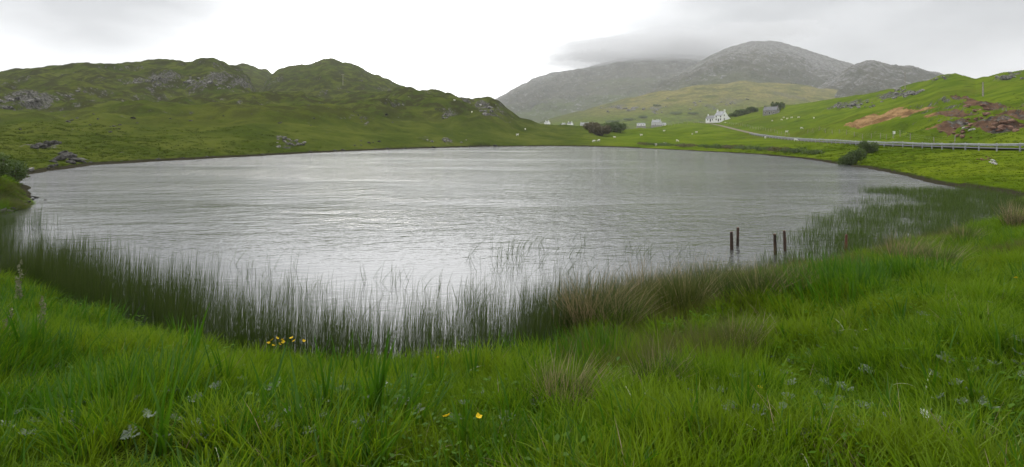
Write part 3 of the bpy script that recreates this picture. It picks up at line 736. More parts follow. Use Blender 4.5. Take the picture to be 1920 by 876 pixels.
# reeds standing in the shallows
R_dark = [blade_mesh('clump', M_reed, [blades(12, .26, (.70, 1.12), (.004, .007), (0, .07), (-.05, .16), 4, 170+i, tipw=.35, rpow=.5, bend=.05)]) for i in range(5)]
R_lean = [blade_mesh('clump', M_reed, [blades(5, .22, (.40, .75), (.006, .010), (.1, .5), (.0, .6), 5, 180+i, tipw=.3, bend=.18)]) for i in range(4)]
R_green = [blade_mesh('clump', M_reedg, [blades(20, .36, (.28, .52), (.006, .010), (0, .15), (0, .3), 3, 190+i, tipw=.3)]) for i in range(4)]
RP, RI, RSC = [], [], []
n0 = 60000
Yr = rng.uniform(8.5, 38, n0); ur = rng.uniform(-.95, .95, n0); Xr = ur*Yr
_, dr, pr, _, _ = H_all(Xr, Yr); w = -dr
den = fbm(Xr, Yr, 1.6, 3, 401); den2 = fbm(Xr, Yr, 4.5, 2, 405)
width = np.interp(pr, [-200, 0, 120, 300, 420, 600, 900, 1050, 1120, 1250, 1400, 1500], [6.5, 6.0, 4.6, 3.3, 3.0, 3.1, 3.2, 2.8, 1.9, 1.3, .9, .5])
pd = np.clip(1.25*(1-w/width)+.45*den+.15*(pr < 200)+1.5*ss(1.5, .5, w), 0, 3)*(w > 0)*(Yr < 24)*(pr < 1520)
area_w = Yr/38.0
take = rng.uniform(0, 1, n0) < pd*area_w*1.05
near_i = np.nonzero(take & (w < width*1.15))[0]
RP.append(np.stack([Xr, Yr, 0*Xr-.08], 1)[near_i]); RI.append(rng.integers(0, 5, len(near_i)))
s = .9*rng.uniform(.62, 1.12, len(near_i))*(1+.16*den2[near_i])*np.interp(pr[near_i], [-100, 200, 1050, 1250, 1500], [.85, 1, 1, .75, .55]); RSC.append(np.stack([s*1.1, s*1.1, s], 1))
# loose leaning stems further out
sp = (w > 0) & (Yr < 22) & (pr > 380) & (pr < 1330) & (w < np.interp(pr, [380, 700, 900, 1080, 1330], [4.2, 5.4, 7.6, 7.2, 3.0])) & (rng.uniform(0, 1, n0) < .022*area_w*(1+4*(den > .2))*1.6)
si = np.nonzero(sp)[0]
RP.append(np.stack([Xr, Yr, 0*Xr-.12], 1)[si]); RI.append(5+rng.integers(0, 4, len(si)))
s = rng.uniform(.7, 1.1, len(si)); RSC.append(np.stack([s, s, s], 1))
# low green beds by the posts and along the right bay
gw = np.interp(pr, [1380, 1470, 1600, 1750, 1850, 1950], [0, 3.0, 5.8, 8.0, 12, 12])
pg = np.clip(1.0*(1-w/np.maximum(gw, .01))+1.2*den2+.7*den, 0, 1)*(w > 0)*(pr > 1380)*(Yr > 15)
gt = (rng.uniform(0, 1, n0) < pg*area_w*.40) & (w < gw*1.2)
gi_ = np.nonzero(gt)[0]
RP.append(np.stack([Xr, Yr, 0*Xr-.1], 1)[gi_]); RI.append(9+rng.integers(0, 4, len(gi_)))
s = rng.uniform(.7, 1.1, len(gi_)); RSC.append(np.stack([s*1.3, s*1.3, s], 1))
RP = np.concatenate(RP); RI = np.concatenate(RI); RSC = np.concatenate(RSC)
rr_ = rots(len(RP), .035); rr_[:, 2] = rng.uniform(-.5, .5, len(RP))
scatter('reeds', RP, rr_, RSC, RI, R_dark+R_lean+R_green, 'thin dark reeds standing in the shallows along the near shore', 'reeds')

# ------------------------------------------------------------------ single plants
def at(px, py, y0=2.5):
    x, y, z = hit(px, py, y0, 60); return Vector((x, y, z))
# soft rush tussocks
def rush_meshes(seed, n, h, R=.26):
    g = blade_mesh('stems', M_rush, [blades(n, R, (h*.55, h), (.004, .007), (.02, .5), (.05, .55), 4, seed, tipw=.25, rpow=.7, bend=.10)])
    dr_ = blade_mesh('dry_stems', M_dry, [blades(int(n*.22), R*.9, (h*.6, h*1.08), (.004, .007), (.05, .6), (.1, .6), 4, seed+1, tipw=.25, bend=.12)])
    return g, dr_
RM = [rush_meshes(500+10*i, 340, 1.0) for i in range(3)]
DRY2 = blade_mesh('dry_stems', M_dry, [blades(190, .26, (.5, 1.1), (.005, .009), (.03, .55), (.05, .6), 4, 540, tipw=.25, bend=.15)])
def rush(px, py, s, dry, label, group=None, i=0):
    p = at(px, py); o = empty('rush_tussock', (p.x, p.y, p.z-.03), random.uniform(0, 1.2)-.6)
    o.scale = (s*1.2, s*1.2, s*1.05)
    obj('stems', RM[i % 3][0], o)
    if dry >= 1: obj('dry_stems', RM[i % 3][1], o)
    if dry >= 2: obj('dry_stems', DRY2, o)
    return tag(o, label, 'rush', group)
rush(1075, 640, 1.05, 1, 'dark green rush tussock at the end of the reed belt')
rush(1112, 626, 1.1, 2, 'straw coloured rush tussock beside the dark end of the reeds', i=1)
rush(1215, 584, 1.05, 2, 'pale straw rush tussock standing up against the water')
rush(1692, 505, .78, 2, 'rush tussock with pinkish dry tips right of the wooden posts')
rush(1760, 512, .75, 1, 'dark leaning rush tussock beside the pinkish tipped one', i=1)
rush(1905, 428, .9, 2, 'tan rush tussock at the right edge by the bay')
rush(1810, 462, .7, 1, 'low olive rush tussock on the grassy rise by the bay', i=2)
rush(1062, 780, .6, 2, 'thin dry rush tussock low in the near meadow', i=1)
rush(1235, 738, .55, 1, 'brownish rush tussock in the near meadow beside fallen straws', i=2)
rush(1385, 668, .6, 1, 'small straw tipped tussock in front of the rush bank')
for i, (a, c, s) in enumerate([(1140,612,.95),(1165,622,.9),(1180,598,.95),(1255,596,.95),(1250,572,.9),(1295,588,.95),(1300,566,.9),(1335,572,.92),(1350,556,.9),(1385,572,.75),(1395,556,.6),(1430,566,.7),(1440,550,.55),(1475,556,.6),(1500,545,.55),(1535,530,.55)]):
    rush(a, c, s, 1 if i % 3 else 0, 'dark green rush tussock on the bank between the reeds and the posts', 'rush tussocks on the bank', i)

# yellow flag leaves
LEAVES = [blade_mesh('leaf', M_iris, [blades(1, .001, (.50, .78), (.024, .034), (0, .12), (.05, .45), 7, 600+i, tipw=.06)]) for i in range(5)]
LEAVES += [blade_mesh('leaf', M_iris, [blades(1, .001, (.55, .78), (.024, .032), (.05, .2), (.9, 1.9), 9, 610+i, tipw=.06)]) for i in range(3)]
FADED = [blade_mesh('leaf', M_irisdry, [blades(1, .001, (.5, .7), (.018, .024), (.2, .5), (1.2, 2.2), 9, 620+i, tipw=.06)]) for i in range(3)]
def iris(px, py, nl, s, faded=0):
    p = at(px, py); o = empty('iris_clump', (p.x, p.y, p.z-.02), random.uniform(0, 6.28))
    for k_ in range(nl+faded):
        me_ = random.choice(LEAVES[:5]*2+LEAVES[5:]) if k_ < nl else random.choice(FADED)
        q = obj('leaf', me_, o); r_ = random.uniform(0, .09); a_ = random.uniform(0, 6.28)
        q.location = (r_*math.cos(a_), r_*math.sin(a_), 0); q.rotation_euler = (random.gauss(0, .1), random.gauss(0, .1), random.uniform(0, 6.28))
        q.scale = (1, 1, 1); kk = s*random.uniform(.65, 1.1); q.scale = (max(kk, .8), max(kk, .8), kk)
    return o
IR = 'clump of upright sword shaped iris leaves in the near meadow'
for px_, py_, nl, s in [(60,690,6,.9),(20,640,6,.8),(190,650,7,.8),(330,660,8,.9),(355,690,8,.95),(420,740,6,.8),(560,840,6,.8),(610,780,7,.8),(640,740,8,.85),(680,730,8,.85),(705,780,8,.9),(500,800,5,.75),
      (250,760,6,.8),(130,820,6,.7),(300,850,6,.7),(760,760,6,.7),(820,745,6,.7),(880,730,6,.7),(1000,735,6,.75),(950,820,6,.7),(870,850,6,.7),(1090,720,7,.7),(1010,860,6,.7),(1160,850,5,.6),(1300,840,5,.6),
      (1400,800,6,.6),(1525,850,7,.6),(1560,720,5,.5),(1600,590,6,.6),(1690,610,6,.5),(1740,575,6,.6),(1780,690,6,.5),(1840,620,6,.5),(1880,560,6,.5),(1815,860,6,.55),(1840,770,6,.5),(1660,800,5,.5),(1790,540,6,.6),(1640,560,5,.55),(1880,680,5,.5),
      (1550,640,5,.55),(1470,650,5,.5),(1440,760,5,.5),(960,690,6,.7),(1130,680,6,.65),(590,700,6,.75),(770,700,6,.7),(660,700,5,.7)]:
    tag(iris(px_, py_, nl+5, s*1.2), IR, 'iris', 'iris clumps in the meadow')
BENT = 'iris clump with a pale bent leaf arching over the grass'
for px_, py_ in [(215,640),(385,850),(620,700),(860,720),(700,880),(1270,720),(1350,830),(1480,860),(1500,770),(1590,640),(1700,545),(1730,755),(1790,600),(1830,540),(1880,840),(1560,600),(1640,640),(1850,660),(1200,790)]:
    tag(iris(px_, py_, 2, .65, 2), BENT, 'iris', 'iris clumps with bent pale leaves')

# silverweed: rosettes of pinnate leaves
def pinnate(n, seed, L0):
    g = np.random.default_rng(seed); Vs, Fs, T, R_ = [], [], [], []
    for i in range(n):
        a = g.uniform(0, 6.28); ln = g.uniform(.6, 1)*L0; up = g.uniform(.5, 1.1); rv = g.uniform()
        for j in range(8):
            t = .25+.75*j/7
            bx, bz = math.cos(up*t*.9)*ln*t, math.sin(up)*ln*t*(1-.35*t)
            for sd_ in (-1, 1):
                w_ = .026*(1.1-.5*t); l_ = .046*(1.1-.55*abs(t-.55))
                tilt = g.uniform(-.2, .5)
                q = [(bx, 0, bz), (bx+w_*.6, sd_*l_*.5, bz+tilt*l_*.5), (bx+w_*.5, sd_*l_, bz+tilt*l_), (bx-w_*.4, sd_*l_*.55, bz+tilt*l_*.5)]
                o = len(Vs)
                for (x, y, z) in q: Vs.append((x*math.cos(a)-y*math.sin(a), x*math.sin(a)+y*math.cos(a), z))
                Fs.append((o, o+1, o+2, o+3)); T += [t]*4; R_ += [rv]*4
    me_ = mesh_np('leaves', Vs, Fs, M_silver); fattr(me_, 't', T); fattr(me_, 'r', R_); return me_
SW = [pinnate(6, 700+i, .17) for i in range(4)]
swp = []
tries = 0
while len(swp) < 160 and tries < 4000:
    tries += 1
    py_ = random.uniform(560, 850); px_ = random.uniform(0, 1920)
    top = np.interp(px_, [0, 440, 1000, 1400, 1920], [600, 700, 720, 680, 530])
    if py_ < top+10: continue
    q = fbm(np.array([px_*1.0]), np.array([py_*1.0]), 240, 2, 801)[0]
    if q < .05 and random.random() < .75: continue
    if any(abs(px_-q0) < 34 and abs(py_-q1) < 18 for q0, q1 in swp): continue
    swp.append((px_, py_))
for px_, py_ in swp:
    p = at(px_, py_); o = obj('silverweed', random.choice(SW)); o.location = (p.x, p.y, p.z+random.uniform(.08, .15))
    o.rotation_euler = (random.gauss(0, .2), random.gauss(0, .2), random.uniform(0, 6.28)); s = random.uniform(.38, .62); o.scale = (s, s, s)
    tag(o, 'small silvery feathered silverweed plant among the meadow grass', 'silverweed', 'silverweed plants in the meadow')

# yellow flowers
def petals(n, r, wdt, mat, name, seed=0, cup=.5, rows_=1):
    Vs, Fs, T, R_ = [], [], [], []
    for k_ in range(n):
        a = 2*math.pi*k_/n+.3*math.sin(k_*7+seed); c_, s_ = math.cos(a), math.sin(a); rl = r*(1+.15*math.sin(k_*3.7+seed))
        o = len(Vs)
        for (x, y, z) in [(0, 0, 0), (rl*.55, wdt, rl*cup*.5), (rl, 0, rl*cup), (rl*.55, -wdt, rl*cup*.5)]:
            Vs.append((x*c_-y*s_, x*s_+y*c_, z))
        Fs.append((o, o+1, o+2, o+3)); T += [.5]*4; R_ += [.3+.05*k_]*4
    me_ = mesh_np(name, Vs, Fs, mat); fattr(me_, 't', T); fattr(me_, 'r', R_); return me_
YP = petals(6, .032, .017, M_yellow, 'petals', 1)
def stem_mesh(h, seed):
    bm = bmesh.new(); random.seed(seed); tube(bm, [(0, 0, 0), (.01, 0, h*.5), (.0, .01, h)], [.004, .003, .0025], 4)
    me_ = bpy.data.meshes.new('stem'); bm.to_mesh(me_); bm.free(); me_.materials.append(M_fern); return me_
def flower(px, py, Y, label, group=None):
    X = (px-960)/F*Y; z0 = Hs(X, Y); zt = HC-(py-YH)/F*Y
    h = max(zt-z0, .12)
    o = empty('yellow_flower', (X, Y, z0)); obj('stem', stem_mesh(h, int(px)), o)
    f = obj('flower_head', YP, o); f.location = (0, .01, h); f.rotation_euler = (random.uniform(.2, .8), random.uniform(-.4, .4), random.uniform(0, 6))
    s = random.uniform(.75, 1.05); f.scale = (s, s, s)
    return tag(o, label, 'flower', group)
for px_, py_ in [(503,646),(510,640),(512,651),(519,637),(523,648),(529,640),(531,644),(546,637),(551,642),(569,642)]:
    flower(px_, py_-2, 8.75+random.uniform(-.15, .15), 'yellow flower in the cluster at the foot of the reeds', 'cluster of yellow flowers by the reeds')
flower(820, 672, 7.6, 'single yellow flower in front of the middle of the reed belt')
flower(838, 782, 4.6, 'yellow flower low in the meadow, left of another one')
flower(897, 783, 4.6, 'yellow flower low in the meadow, close to the frame centre')
flower(738, 732, 5.6, 'tiny yellow flower between iris leaves in the near meadow')
flower(1425, 728, 5.2, 'lone yellow flower in the meadow below the rush bank')
flower(1906, 522, 9.0, 'lone yellow flower near the right edge of the meadow')
WPt = petals(9, .05, .010, M_white_petal, 'petals', 3, .35)
p = at(1735, 812); o = empty('white_flower', p); obj('stem', stem_mesh(.13, 3), o); f = obj('flower_head', WPt, o); f.location = (0, .01, .13); f.rotation_euler = (.7, 0, .3)
tag(o, 'white star shaped flower among silverweed in the near meadow', 'flower')

# broad green herb at the foot of the reeds
def leafball(name, mat, lumps, n, size, seed):
    g = np.random.default_rng(seed); Vs = []
    tot = sum(l[3]*l[4]*l[5] for l in lumps)
    P = []
    for (x, y, z, a, b_, c_) in lumps:
        m_ = max(int(n*(a*b_*c_)/tot), 20)
        v = g.normal(size=(m_, 3)); v /= np.linalg.norm(v, axis=1)[:, None]
        r_ = g.uniform(.35, 1, m_)**.45*(1+.22*np.sin(v[:, 0]*7+seed)*np.sin(v[:, 2]*6+v[:, 1]*5))
        P.append(np.stack([x+v[:, 0]*r_*a, y+v[:, 1]*r_*b_, z+v[:, 2]*r_*c_], 1))
    P = np.concatenate(P); m_ = len(P)
    t1 = g.normal(size=(m_, 3)); t1 /= np.linalg.norm(t1, axis=1)[:, None]
    t2 = np.cross(t1, g.normal(size=(m_, 3))); t2 /= np.linalg.norm(t2, axis=1)[:, None]
    s = size*g.uniform(.6, 1.4, m_)[:, None]
    V = np.stack([P-t1*s, P+t2*s*.45, P+t1*s, P-t2*s*.45], 1).reshape(-1, 3)
    Fc = np.arange(m_*4).reshape(-1, 4)
    me_ = mesh_np(name, V, Fc, mat, False); fattr(me_, 't', np.full(m_*4, .5)); fattr(me_, 'r', np.repeat(g.uniform(0, 1, m_), 4)); return me_
def shrub(px, py, w_, h_, mat, label, nl=2500, lumps=7, seed=1, y0=25, size=.07, flat=1.0, slope=0.0):
    nl = int(nl*1.0)
    x, y, z = hit(px, py, y0); g = random.Random(seed)
    o = empty('shrub', (x, y, z-.05))
    Ls = []
    for i in range(lumps):
        f = (i+.5)/lumps-.5
        Ls.append((f*w_*.8, g.uniform(-.2, .2)*w_, h_*g.uniform(.35, .62)+slope*f*w_, w_*g.uniform(.16, .27), w_*g.uniform(.16, .25), h_*g.uniform(.28, .42)))
    bm = bmesh.new()
    for l in Ls:
        tube(bm, [(l[0]*.3, l[1]*.3, 0), (l[0]*.7, l[1]*.7, max(l[2]*.5, .05)), (l[0], l[1], l[2]+l[5]*.4)], [.05*h_, .035*h_, .012*h_], 5)
    bm_obj('trunk', bm, M_bark, o)
    obj('crown', leafball('crown', mat, Ls, nl, size, seed), o)
    return tag(o, label, 'shrub')
shrub(440, 660, .55, .38, M_fern, 'bright green leafy herb at the left foot of the reeds', 900, 5, 3, 5, .028)
shrub(18, 338, 2.0, 1.6, M_shrub, 'dark leafy bush on the grassy point at the left edge', 4200, 6, 5, 25, .06)
shrub(-30, 345, 2.2, 1.7, M_shrub, 'bush half outside the frame on the left grassy point', 3000, 6, 6, 25, .06)
shrub(1597, 308, 3.0, 1.9, M_shrub, 'dark willow bush reaching down to the water on the right bank', 5200, 7, 7, 40, .075, slope=.35)
shrub(1627, 287, 2.6, 1.7, M_shrub, 'dark willow bush below the crash barrier on the right bank', 4200, 6, 8, 40, .075)
shrub(1125, 254, 8, 4.0, M_brownshrub, 'brownish thicket in the dip beyond the far shore', 3600, 8, 9, 150, .32)
shrub(1112, 244, 7, 3.2, M_brownshrub, 'low reddish brown bush beside the thicket beyond the loch', 1800, 6, 10, 150, .28)
shrub(1152, 247, 9, 4.0, M_shrub, 'olive green bush right of the thicket beyond the far shore', 2400, 7, 11, 150, .30)
for i, (px_, py_, w_, h_, lb) in enumerate([(1055,236,12,5,'dark hedge bush beside the gable houses across the valley'),(1150,230,30,6,'long dark bush strip on the valley floor'),(1180,226,24,5,'dark bush clump above the valley strip of bushes'),
        (1206,222,18,5,'rounded dark bush left of the rocky moor slope'),(1268,215,22,6,'dark bush patch on the moor left of the white house'),(1300,214,20,4,'low bush patch just left above the white house'),(1232,200,16,5,'small scrub on the rocky moor ridge'),
        (1382,219,9,3,'dark bush right behind the white house'),(1392,216,9,4,'second bush behind the white house, nearer the stone ruin'),(1410,211,8,4,'bush on the slope between the white house and the ruin'),(1457,209,7,5.5,'dark round bush growing behind the stone ruin')]):
    shrub(px_, py_, w_*(.8 if i < 7 else 1), h_*(.8 if i < 7 else 1), M_shrub, lb, 1500, 6, 30+i, 620 if i < 7 else 250, .4)
# low scrub along the far shore on the right
for i, px_ in enumerate([1215,1236,1262,1288,1330,1352,1375,1398,1430,1462,1490,1523]):
    Yf = float(ip(px_, FAR))+1.5; pyf = YH+(HC-.5)*F/Yf
    shrub(px_, pyf-1.5, 5.0*Yf/120, .9, M_shrub if i % 3 else M_brownshrub, 'low scrub at the waterline below the far field', 700, 6, 60+i, 40, .12)['group'] = 'scrub along the far waterline'
# seed spikes at the left edge
def spike(px, py, h, label):
    p = at(px, py); o = empty('dock_plant', (p.x, p.y, p.z-.02))
    bm = bmesh.new(); tube(bm, [(0, 0, 0), (.01, 0, h*.5), (0, .01, h)], [.008, .006, .002], 5); bm_obj('stem', bm, M_nettle, o)
    Ls = [(random.uniform(-.04, .04), random.uniform(-.04, .04), h*(.3+.7*k_/8), .05*(1.2-k_/9), .05*(1.2-k_/9), .05) for k_ in range(9)]
    obj('seed_head', leafball('seed_head', M_nettle, Ls, 380, .018, int(px)+3), o)
    return tag(o, label, 'dock plant')
spike(36, 580, .85, 'tall pale seed spike at the left edge before the reeds')
spike(76, 640, .6, 'shorter dark seed spike in the meadow at the left')
spike(12, 660, .5, 'low seed spike at the far left of the meadow')

# ------------------------------------------------------------------ posts in the water
def stake(px, ytop, ybase, wd_, lean, label, mat=M_post, top=M_posttop):
    x, y = wat(px, ybase); h = (ybase-ytop)/F*y
    o = empty('wooden_post', (x, y, 0)); o.rotation_euler = (random.uniform(-.02, .02), lean, random.uniform(-.4, .4))
    bm = bmesh.new(); r_ = wd_/2; n = 9; rings = []
    for j, zz_ in enumerate((-.5, 0, h*.35, h*.7, h-.012, h)):
        rr2 = r_*(1.0 if j < 5 else .86)
        rings.append([bm.verts.new((rr2*math.cos(2*math.pi*k_/n)*(1+.10*math.sin(k_*5+j)), rr2*math.sin(2*math.pi*k_/n)*(1+.10*math.cos(k_*3+j)), zz_+(.012*math.sin(k_*2.1) if j == 5 else 0))) for k_ in range(n)])
    for a_, b_ in zip(rings[:-1], rings[1:]):
        for k_ in range(n): bm.faces.new((a_[k_], a_[(k_+1) % n], b_[(k_+1) % n], b_[k_]))
    bm_obj('shaft', bm, mat, o)
    bm = bmesh.new(); c_ = bm.verts.new((0, 0, h-.001)); vs = [bm.verts.new((r_*.84*math.cos(2*math.pi*k_/n), r_*.84*math.sin(2*math.pi*k_/n), h+.004+.012*math.sin(k_*2.1))) for k_ in range(n)]
    for k_ in range(n): bm.faces.new((c_, vs[k_], vs[(k_+1) % n]))
    bm_obj('cut_end', bm, top, o)
    return tag(o, label, 'post')
stake(1372, 435, 469, .095, -.02, 'dark wooden post in the water, nearer one of the left pair')
stake(1383, 427, 461, .085, .01, 'dark wooden post in the water, farther one of the left pair')
stake(1454, 439, 478, .090, -.05, 'reddish topped wooden post in the water, nearest to the rush bank')
stake(1472, 433, 471, .085, -.04, 'dark wooden post in the water beside the green reeds')
stake(1586, 440, 474, .075, .02, 'rusty red post standing among the green reeds', M_redwood, M_redwood)
# red rails at the left edge
x, y, z = hit(-6, 470, 12, 60); o = empty('red_fence', (x-1.0, y, z))
bm = bmesh.new(); box(bm, -.06, .06, -.06, .06, -.3, 1.0); bm_obj('post', bm, M_redwood, o)
for zz_ in (.34, .52, .70):
    bm = bmesh.new(); box(bm, -1.2, 1.12-(zz_-.34)*.25, -.09, -.063, zz_-.05, zz_+.05, Matrix.Rotation(-.03, 4, 'Y')); bm_obj('rail', bm, M_redwood, o)
tag(o, 'red painted fence end with three rails at the left edge', 'fence')

# ------------------------------------------------------------------ rocks
def rock_mesh(seed, mat, flat=.7, sub=2):
    bm = bmesh.new(); bmesh.ops.create_icosphere(bm, subdivisions=sub, radius=1)
    off = Vector((seed*3.7, seed*1.3, seed*.7))
    for v in bm.verts:
        c_ = v.co.copy(); k_ = 1+.55*mnoise.noise(c_*1.1+off)+.22*mnoise.noise(c_*2.7+off)
        v.co = Vector((c_.x*k_*1.15, c_.y*k_*.9, c_.z*k_*flat))
    me_ = bpy.data.meshes.new('boulder'); bm.to_mesh(me_); bm.free(); me_.materials.append(mat); return me_
RK = {mt.name: [rock_mesh(i+1, mt) for i in range(4)] for mt in (M_rock, M_darkrock, M_palerock, M_redrock)}
def boulder(px, py, w_px, mat, label, group, y0=25, sink=.25, flat=1.0):
    x, y, z = hit(px, py, y0); r_ = w_px/F*y*.5
    o = obj('boulder', random.choice(RK[mat.name])); o.location = (x, y, z+r_*(.5-sink)*.5); o.scale = (r_, r_*random.uniform(.7, 1), r_*random.uniform(.6, 1)*flat)
    o.rotation_euler = (random.uniform(-.4, .4), random.uniform(-.4, .4), random.uniform(0, 6.28))
    return tag(o, label, 'rock', group)
random.seed(11)
for cx_, cy_, sx_, sy_, n, a_, b_, mt, lb, gp in [
    (30,190,55,8,9,6,14,M_rock,'pale grey rock in the crag at the upper left slope','rocks of the upper left crag'),
    (110,180,40,8,6,4,9,M_rock,'pale grey rock in the crag at the upper left slope','rocks of the upper left crag'),
    (290,158,30,10,8,4,9,M_rock,'grey rock in the crag under the highest left hilltop','rocks under the left hilltop'),
    (400,155,55,12,16,4,10,M_rock,'grey rock in the crag under the highest left hilltop','rocks under the left hilltop'),
    (535,268,22,9,12,4,10,M_rock,'light grey rock in the outcrop just above the left shore','rocks above the left shore'),
    (560,268,12,9,6,4,10,M_rock,'light grey rock in the outcrop just above the left shore','rocks above the left shore'),
    (840,220,14,10,7,4,9,M_rock,'grey rock on the steep end of the left hill','rocks on the end of the left hill'),
    (915,205,16,14,8,5,11,M_rock,'grey rock on the steep end of the left hill','rocks on the end of the left hill'),
    (835,265,40,5,9,3,8,M_rock,'small grey rock at the foot of the left hill','rocks at the foot of the left hill'),
    (690,270,60,6,8,3,6,M_darkrock,'small grey rock at the foot of the left hill','rocks at the foot of the left hill'),
    (200,230,180,28,20,3,8,M_darkrock,'scattered grey stone on the green left slope','stones scattered on the left slope'),
    (600,225,130,25,12,3,6,M_darkrock,'scattered grey stone on the green left slope','stones scattered on the left slope'),
    (1700,176,30,7,22,7,15,M_rock,'grey slab of the rock outcrop above the earth scar','slabs of the outcrop above the scar'),
    (1605,198,45,6,26,4,9,M_rock,'small grey rock of the low outcrop left of the slabs','rocks left of the slab outcrop'),
    (1890,146,28,6,14,6,14,M_rock,'grey rock on the skyline at the far right','rocks on the right skyline'),
    (1760,148,20,5,6,4,8,M_rock,'grey rock on the green crest right of the mountain','rocks on the green crest'),
    (1800,248,30,14,12,5,12,M_redrock,'iron stained rock in the bare scar beside the road','rocks in the roadside scar'),
    (1835,215,20,18,14,6,14,M_redrock,'iron stained rock in the bare scar beside the road','rocks in the roadside scar'),
    (1885,238,28,12,10,6,16,M_redrock,'iron stained rock in the bare scar beside the road','rocks in the roadside scar'),
    (1815,238,14,14,5,5,8,M_palerock,'pale quartz block in the bare scar beside the road','pale blocks in the roadside scar'),
    (1863,304,8,5,7,4,7,M_palerock,'white stone in the small heap on the bank below the barrier','white stones below the barrier'),
    (1838,298,16,4,7,4,8,M_redrock,'brown stone in the rubble on the bank below the barrier','brown rubble below the barrier'),
    (1170,203,30,5,18,4,9,M_rock,'sunlit grey rock of the outcrop on the moor across the valley','rocks of the moor outcrop'),
    (1232,207,18,6,12,4,9,M_rock,'grey rock of the right hand outcrop on the moor','rocks of the right moor outcrop'),
    (1335,195,60,10,14,4,8,M_rock,'grey rock on the moor slope above the white house','rocks above the white house')]:
    for _ in range(n):
        boulder(random.gauss(cx_, sx_*.5), random.gauss(cy_, sy_*.5), random.uniform(a_, b_), mt, lb, gp)
for i in range(20):
    px_ = 175+i*40+random.uniform(-16, 16); Yf = float(ip(px_, FAR)); pyf = YH+(HC-.15)*F/(Yf+.4)
    boulder(px_, pyf, random.uniform(3.5, 8), M_darkrock, 'dark stone at the waterline of the left shore', 'stones along the left waterline', 40, flat=.8)
for px_, py_, w_ in [(5,398,16),(16,397,12),(24,393,14),(34,390,10),(42,386,12),(50,380,12),(58,376,10),(47,384,7),(10,402,9),(30,394,8)]:
    boulder(px_, py_, w_, M_darkrock, 'wet dark stone at the foot of the left grassy point', 'stones at the left point', 20)
o = boulder(68, 373, 13, M_darkrock, 'dark flat stone lying in the water off the left point', None, 20, flat=.35); o.location.z = .03
o = boulder(84, 381, 8, M_darkrock, 'small dark stone in the water farther off the left point', None, 20, flat=.35); o.location.z = .01
for px_, py_, w_ in [(112,300,22),(125,297,26),(140,303,22),(152,305,14),(100,304,12),(118,290,16),(133,306,14),(90,317,8),(96,313,10),(104,311,9)]:
    boulder(px_, py_, w_, M_darkrock, 'dark rock of the low cliff beside the inlet', 'rocks of the inlet cliff', 30, .1)
for px_, py_, w_ in [(66,279,16),(76,276,18),(88,273,20),(100,271,18),(110,270,12)]:
    boulder(px_, py_, w_, M_darkrock, 'dark rock in the sloping ledge above the inlet', 'rocks of the ledge above the inlet', 30, .1)
boulder(56, 320, 18, M_rock, 'pale grey rounded boulder beside the bush at the inlet', None, 30)

# ------------------------------------------------------------------ guard rail, fences, poles, sign
Cr = RS[RS[:, 1] < 205][:, :]
seg = np.linalg.norm(np.diff(Cr[:, :2], axis=0), axis=1); cum = np.concatenate([[0], np.cumsum(seg)])
def along(C, s):
    seg = np.linalg.norm(np.diff(C[:, :2], axis=0), axis=1); cum = np.concatenate([[0], np.cumsum(seg)])
    return np.array([np.interp(s, cum, C[:, i]) for i in range(3)])
T = np.gradient(Cr[:, :2], axis=0); T /= np.linalg.norm(T, axis=1)[:, None]
side = np.stack([-T[:, 1], T[:, 0]], 1)
if side[3, 0] > 0: side = -side
GRc = Cr.copy(); GRc[:, :2] += side*2.75
root = empty('guardrail', (float(GRc[0, 0]), float(GRc[0, 1]), float(GRc[0, 2])))
off = np.array(root.location)
def zg(x, y): return Hs(x, y)
pm = None
S0 = 1.0; tot = cum[-1]; k_ = 0
while S0 < tot-1:
    q = along(GRc, S0); q2 = along(GRc, S0+.5); an = math.atan2(q2[1]-q[1], q2[0]-q[0])
    if pm is None:
        bm = bmesh.new(); box(bm, -.06, .06, -.05, .05, -.5, .80); po = bm_obj('post', bm, M_steel, root); pm = po.data
    else: po = obj('post', pm, root)
    po.location = (q[0]-off[0], q[1]-off[1], zg(q[0], q[1])-off[2]); po.rotation_euler = (0, 0, an)
    k_ += 1; S0 += 3.0
nseg = 0; S0 = 1.0
prof = [(.0, .50), (.045, .54), (.045, .58), (.0, .62), (.045, .66), (.045, .70), (.0, .74)]
while S0 < tot-13:
    pts = [along(GRc, S0+12*i/6) for i in range(7)]
    V = []; Fc = []
    for i, q in enumerate(pts):
        a_ = along(GRc, S0+12*i/6+.3); tt = (a_-q)[:2]; tt /= np.linalg.norm(tt); nx, ny = -tt[1], tt[0]
        if nx > 0: nx, ny = -nx, -ny
        gz = zg(q[0], q[1])
        for (o_, h_) in prof: V.append((q[0]+nx*(o_+.055)-off[0], q[1]+ny*(o_+.055)-off[1], gz+h_-off[2]))
    m_ = len(prof)
    for i in range(6):
        for j in range(m_-1): Fc.append((i*m_+j, i*m_+j+1, (i+1)*m_+j+1, (i+1)*m_+j))
    obj('rail', mesh_np('rail', V, Fc, M_steel), root); S0 += 12
tag(root, 'galvanised steel crash barrier along the lochside road', 'barrier')

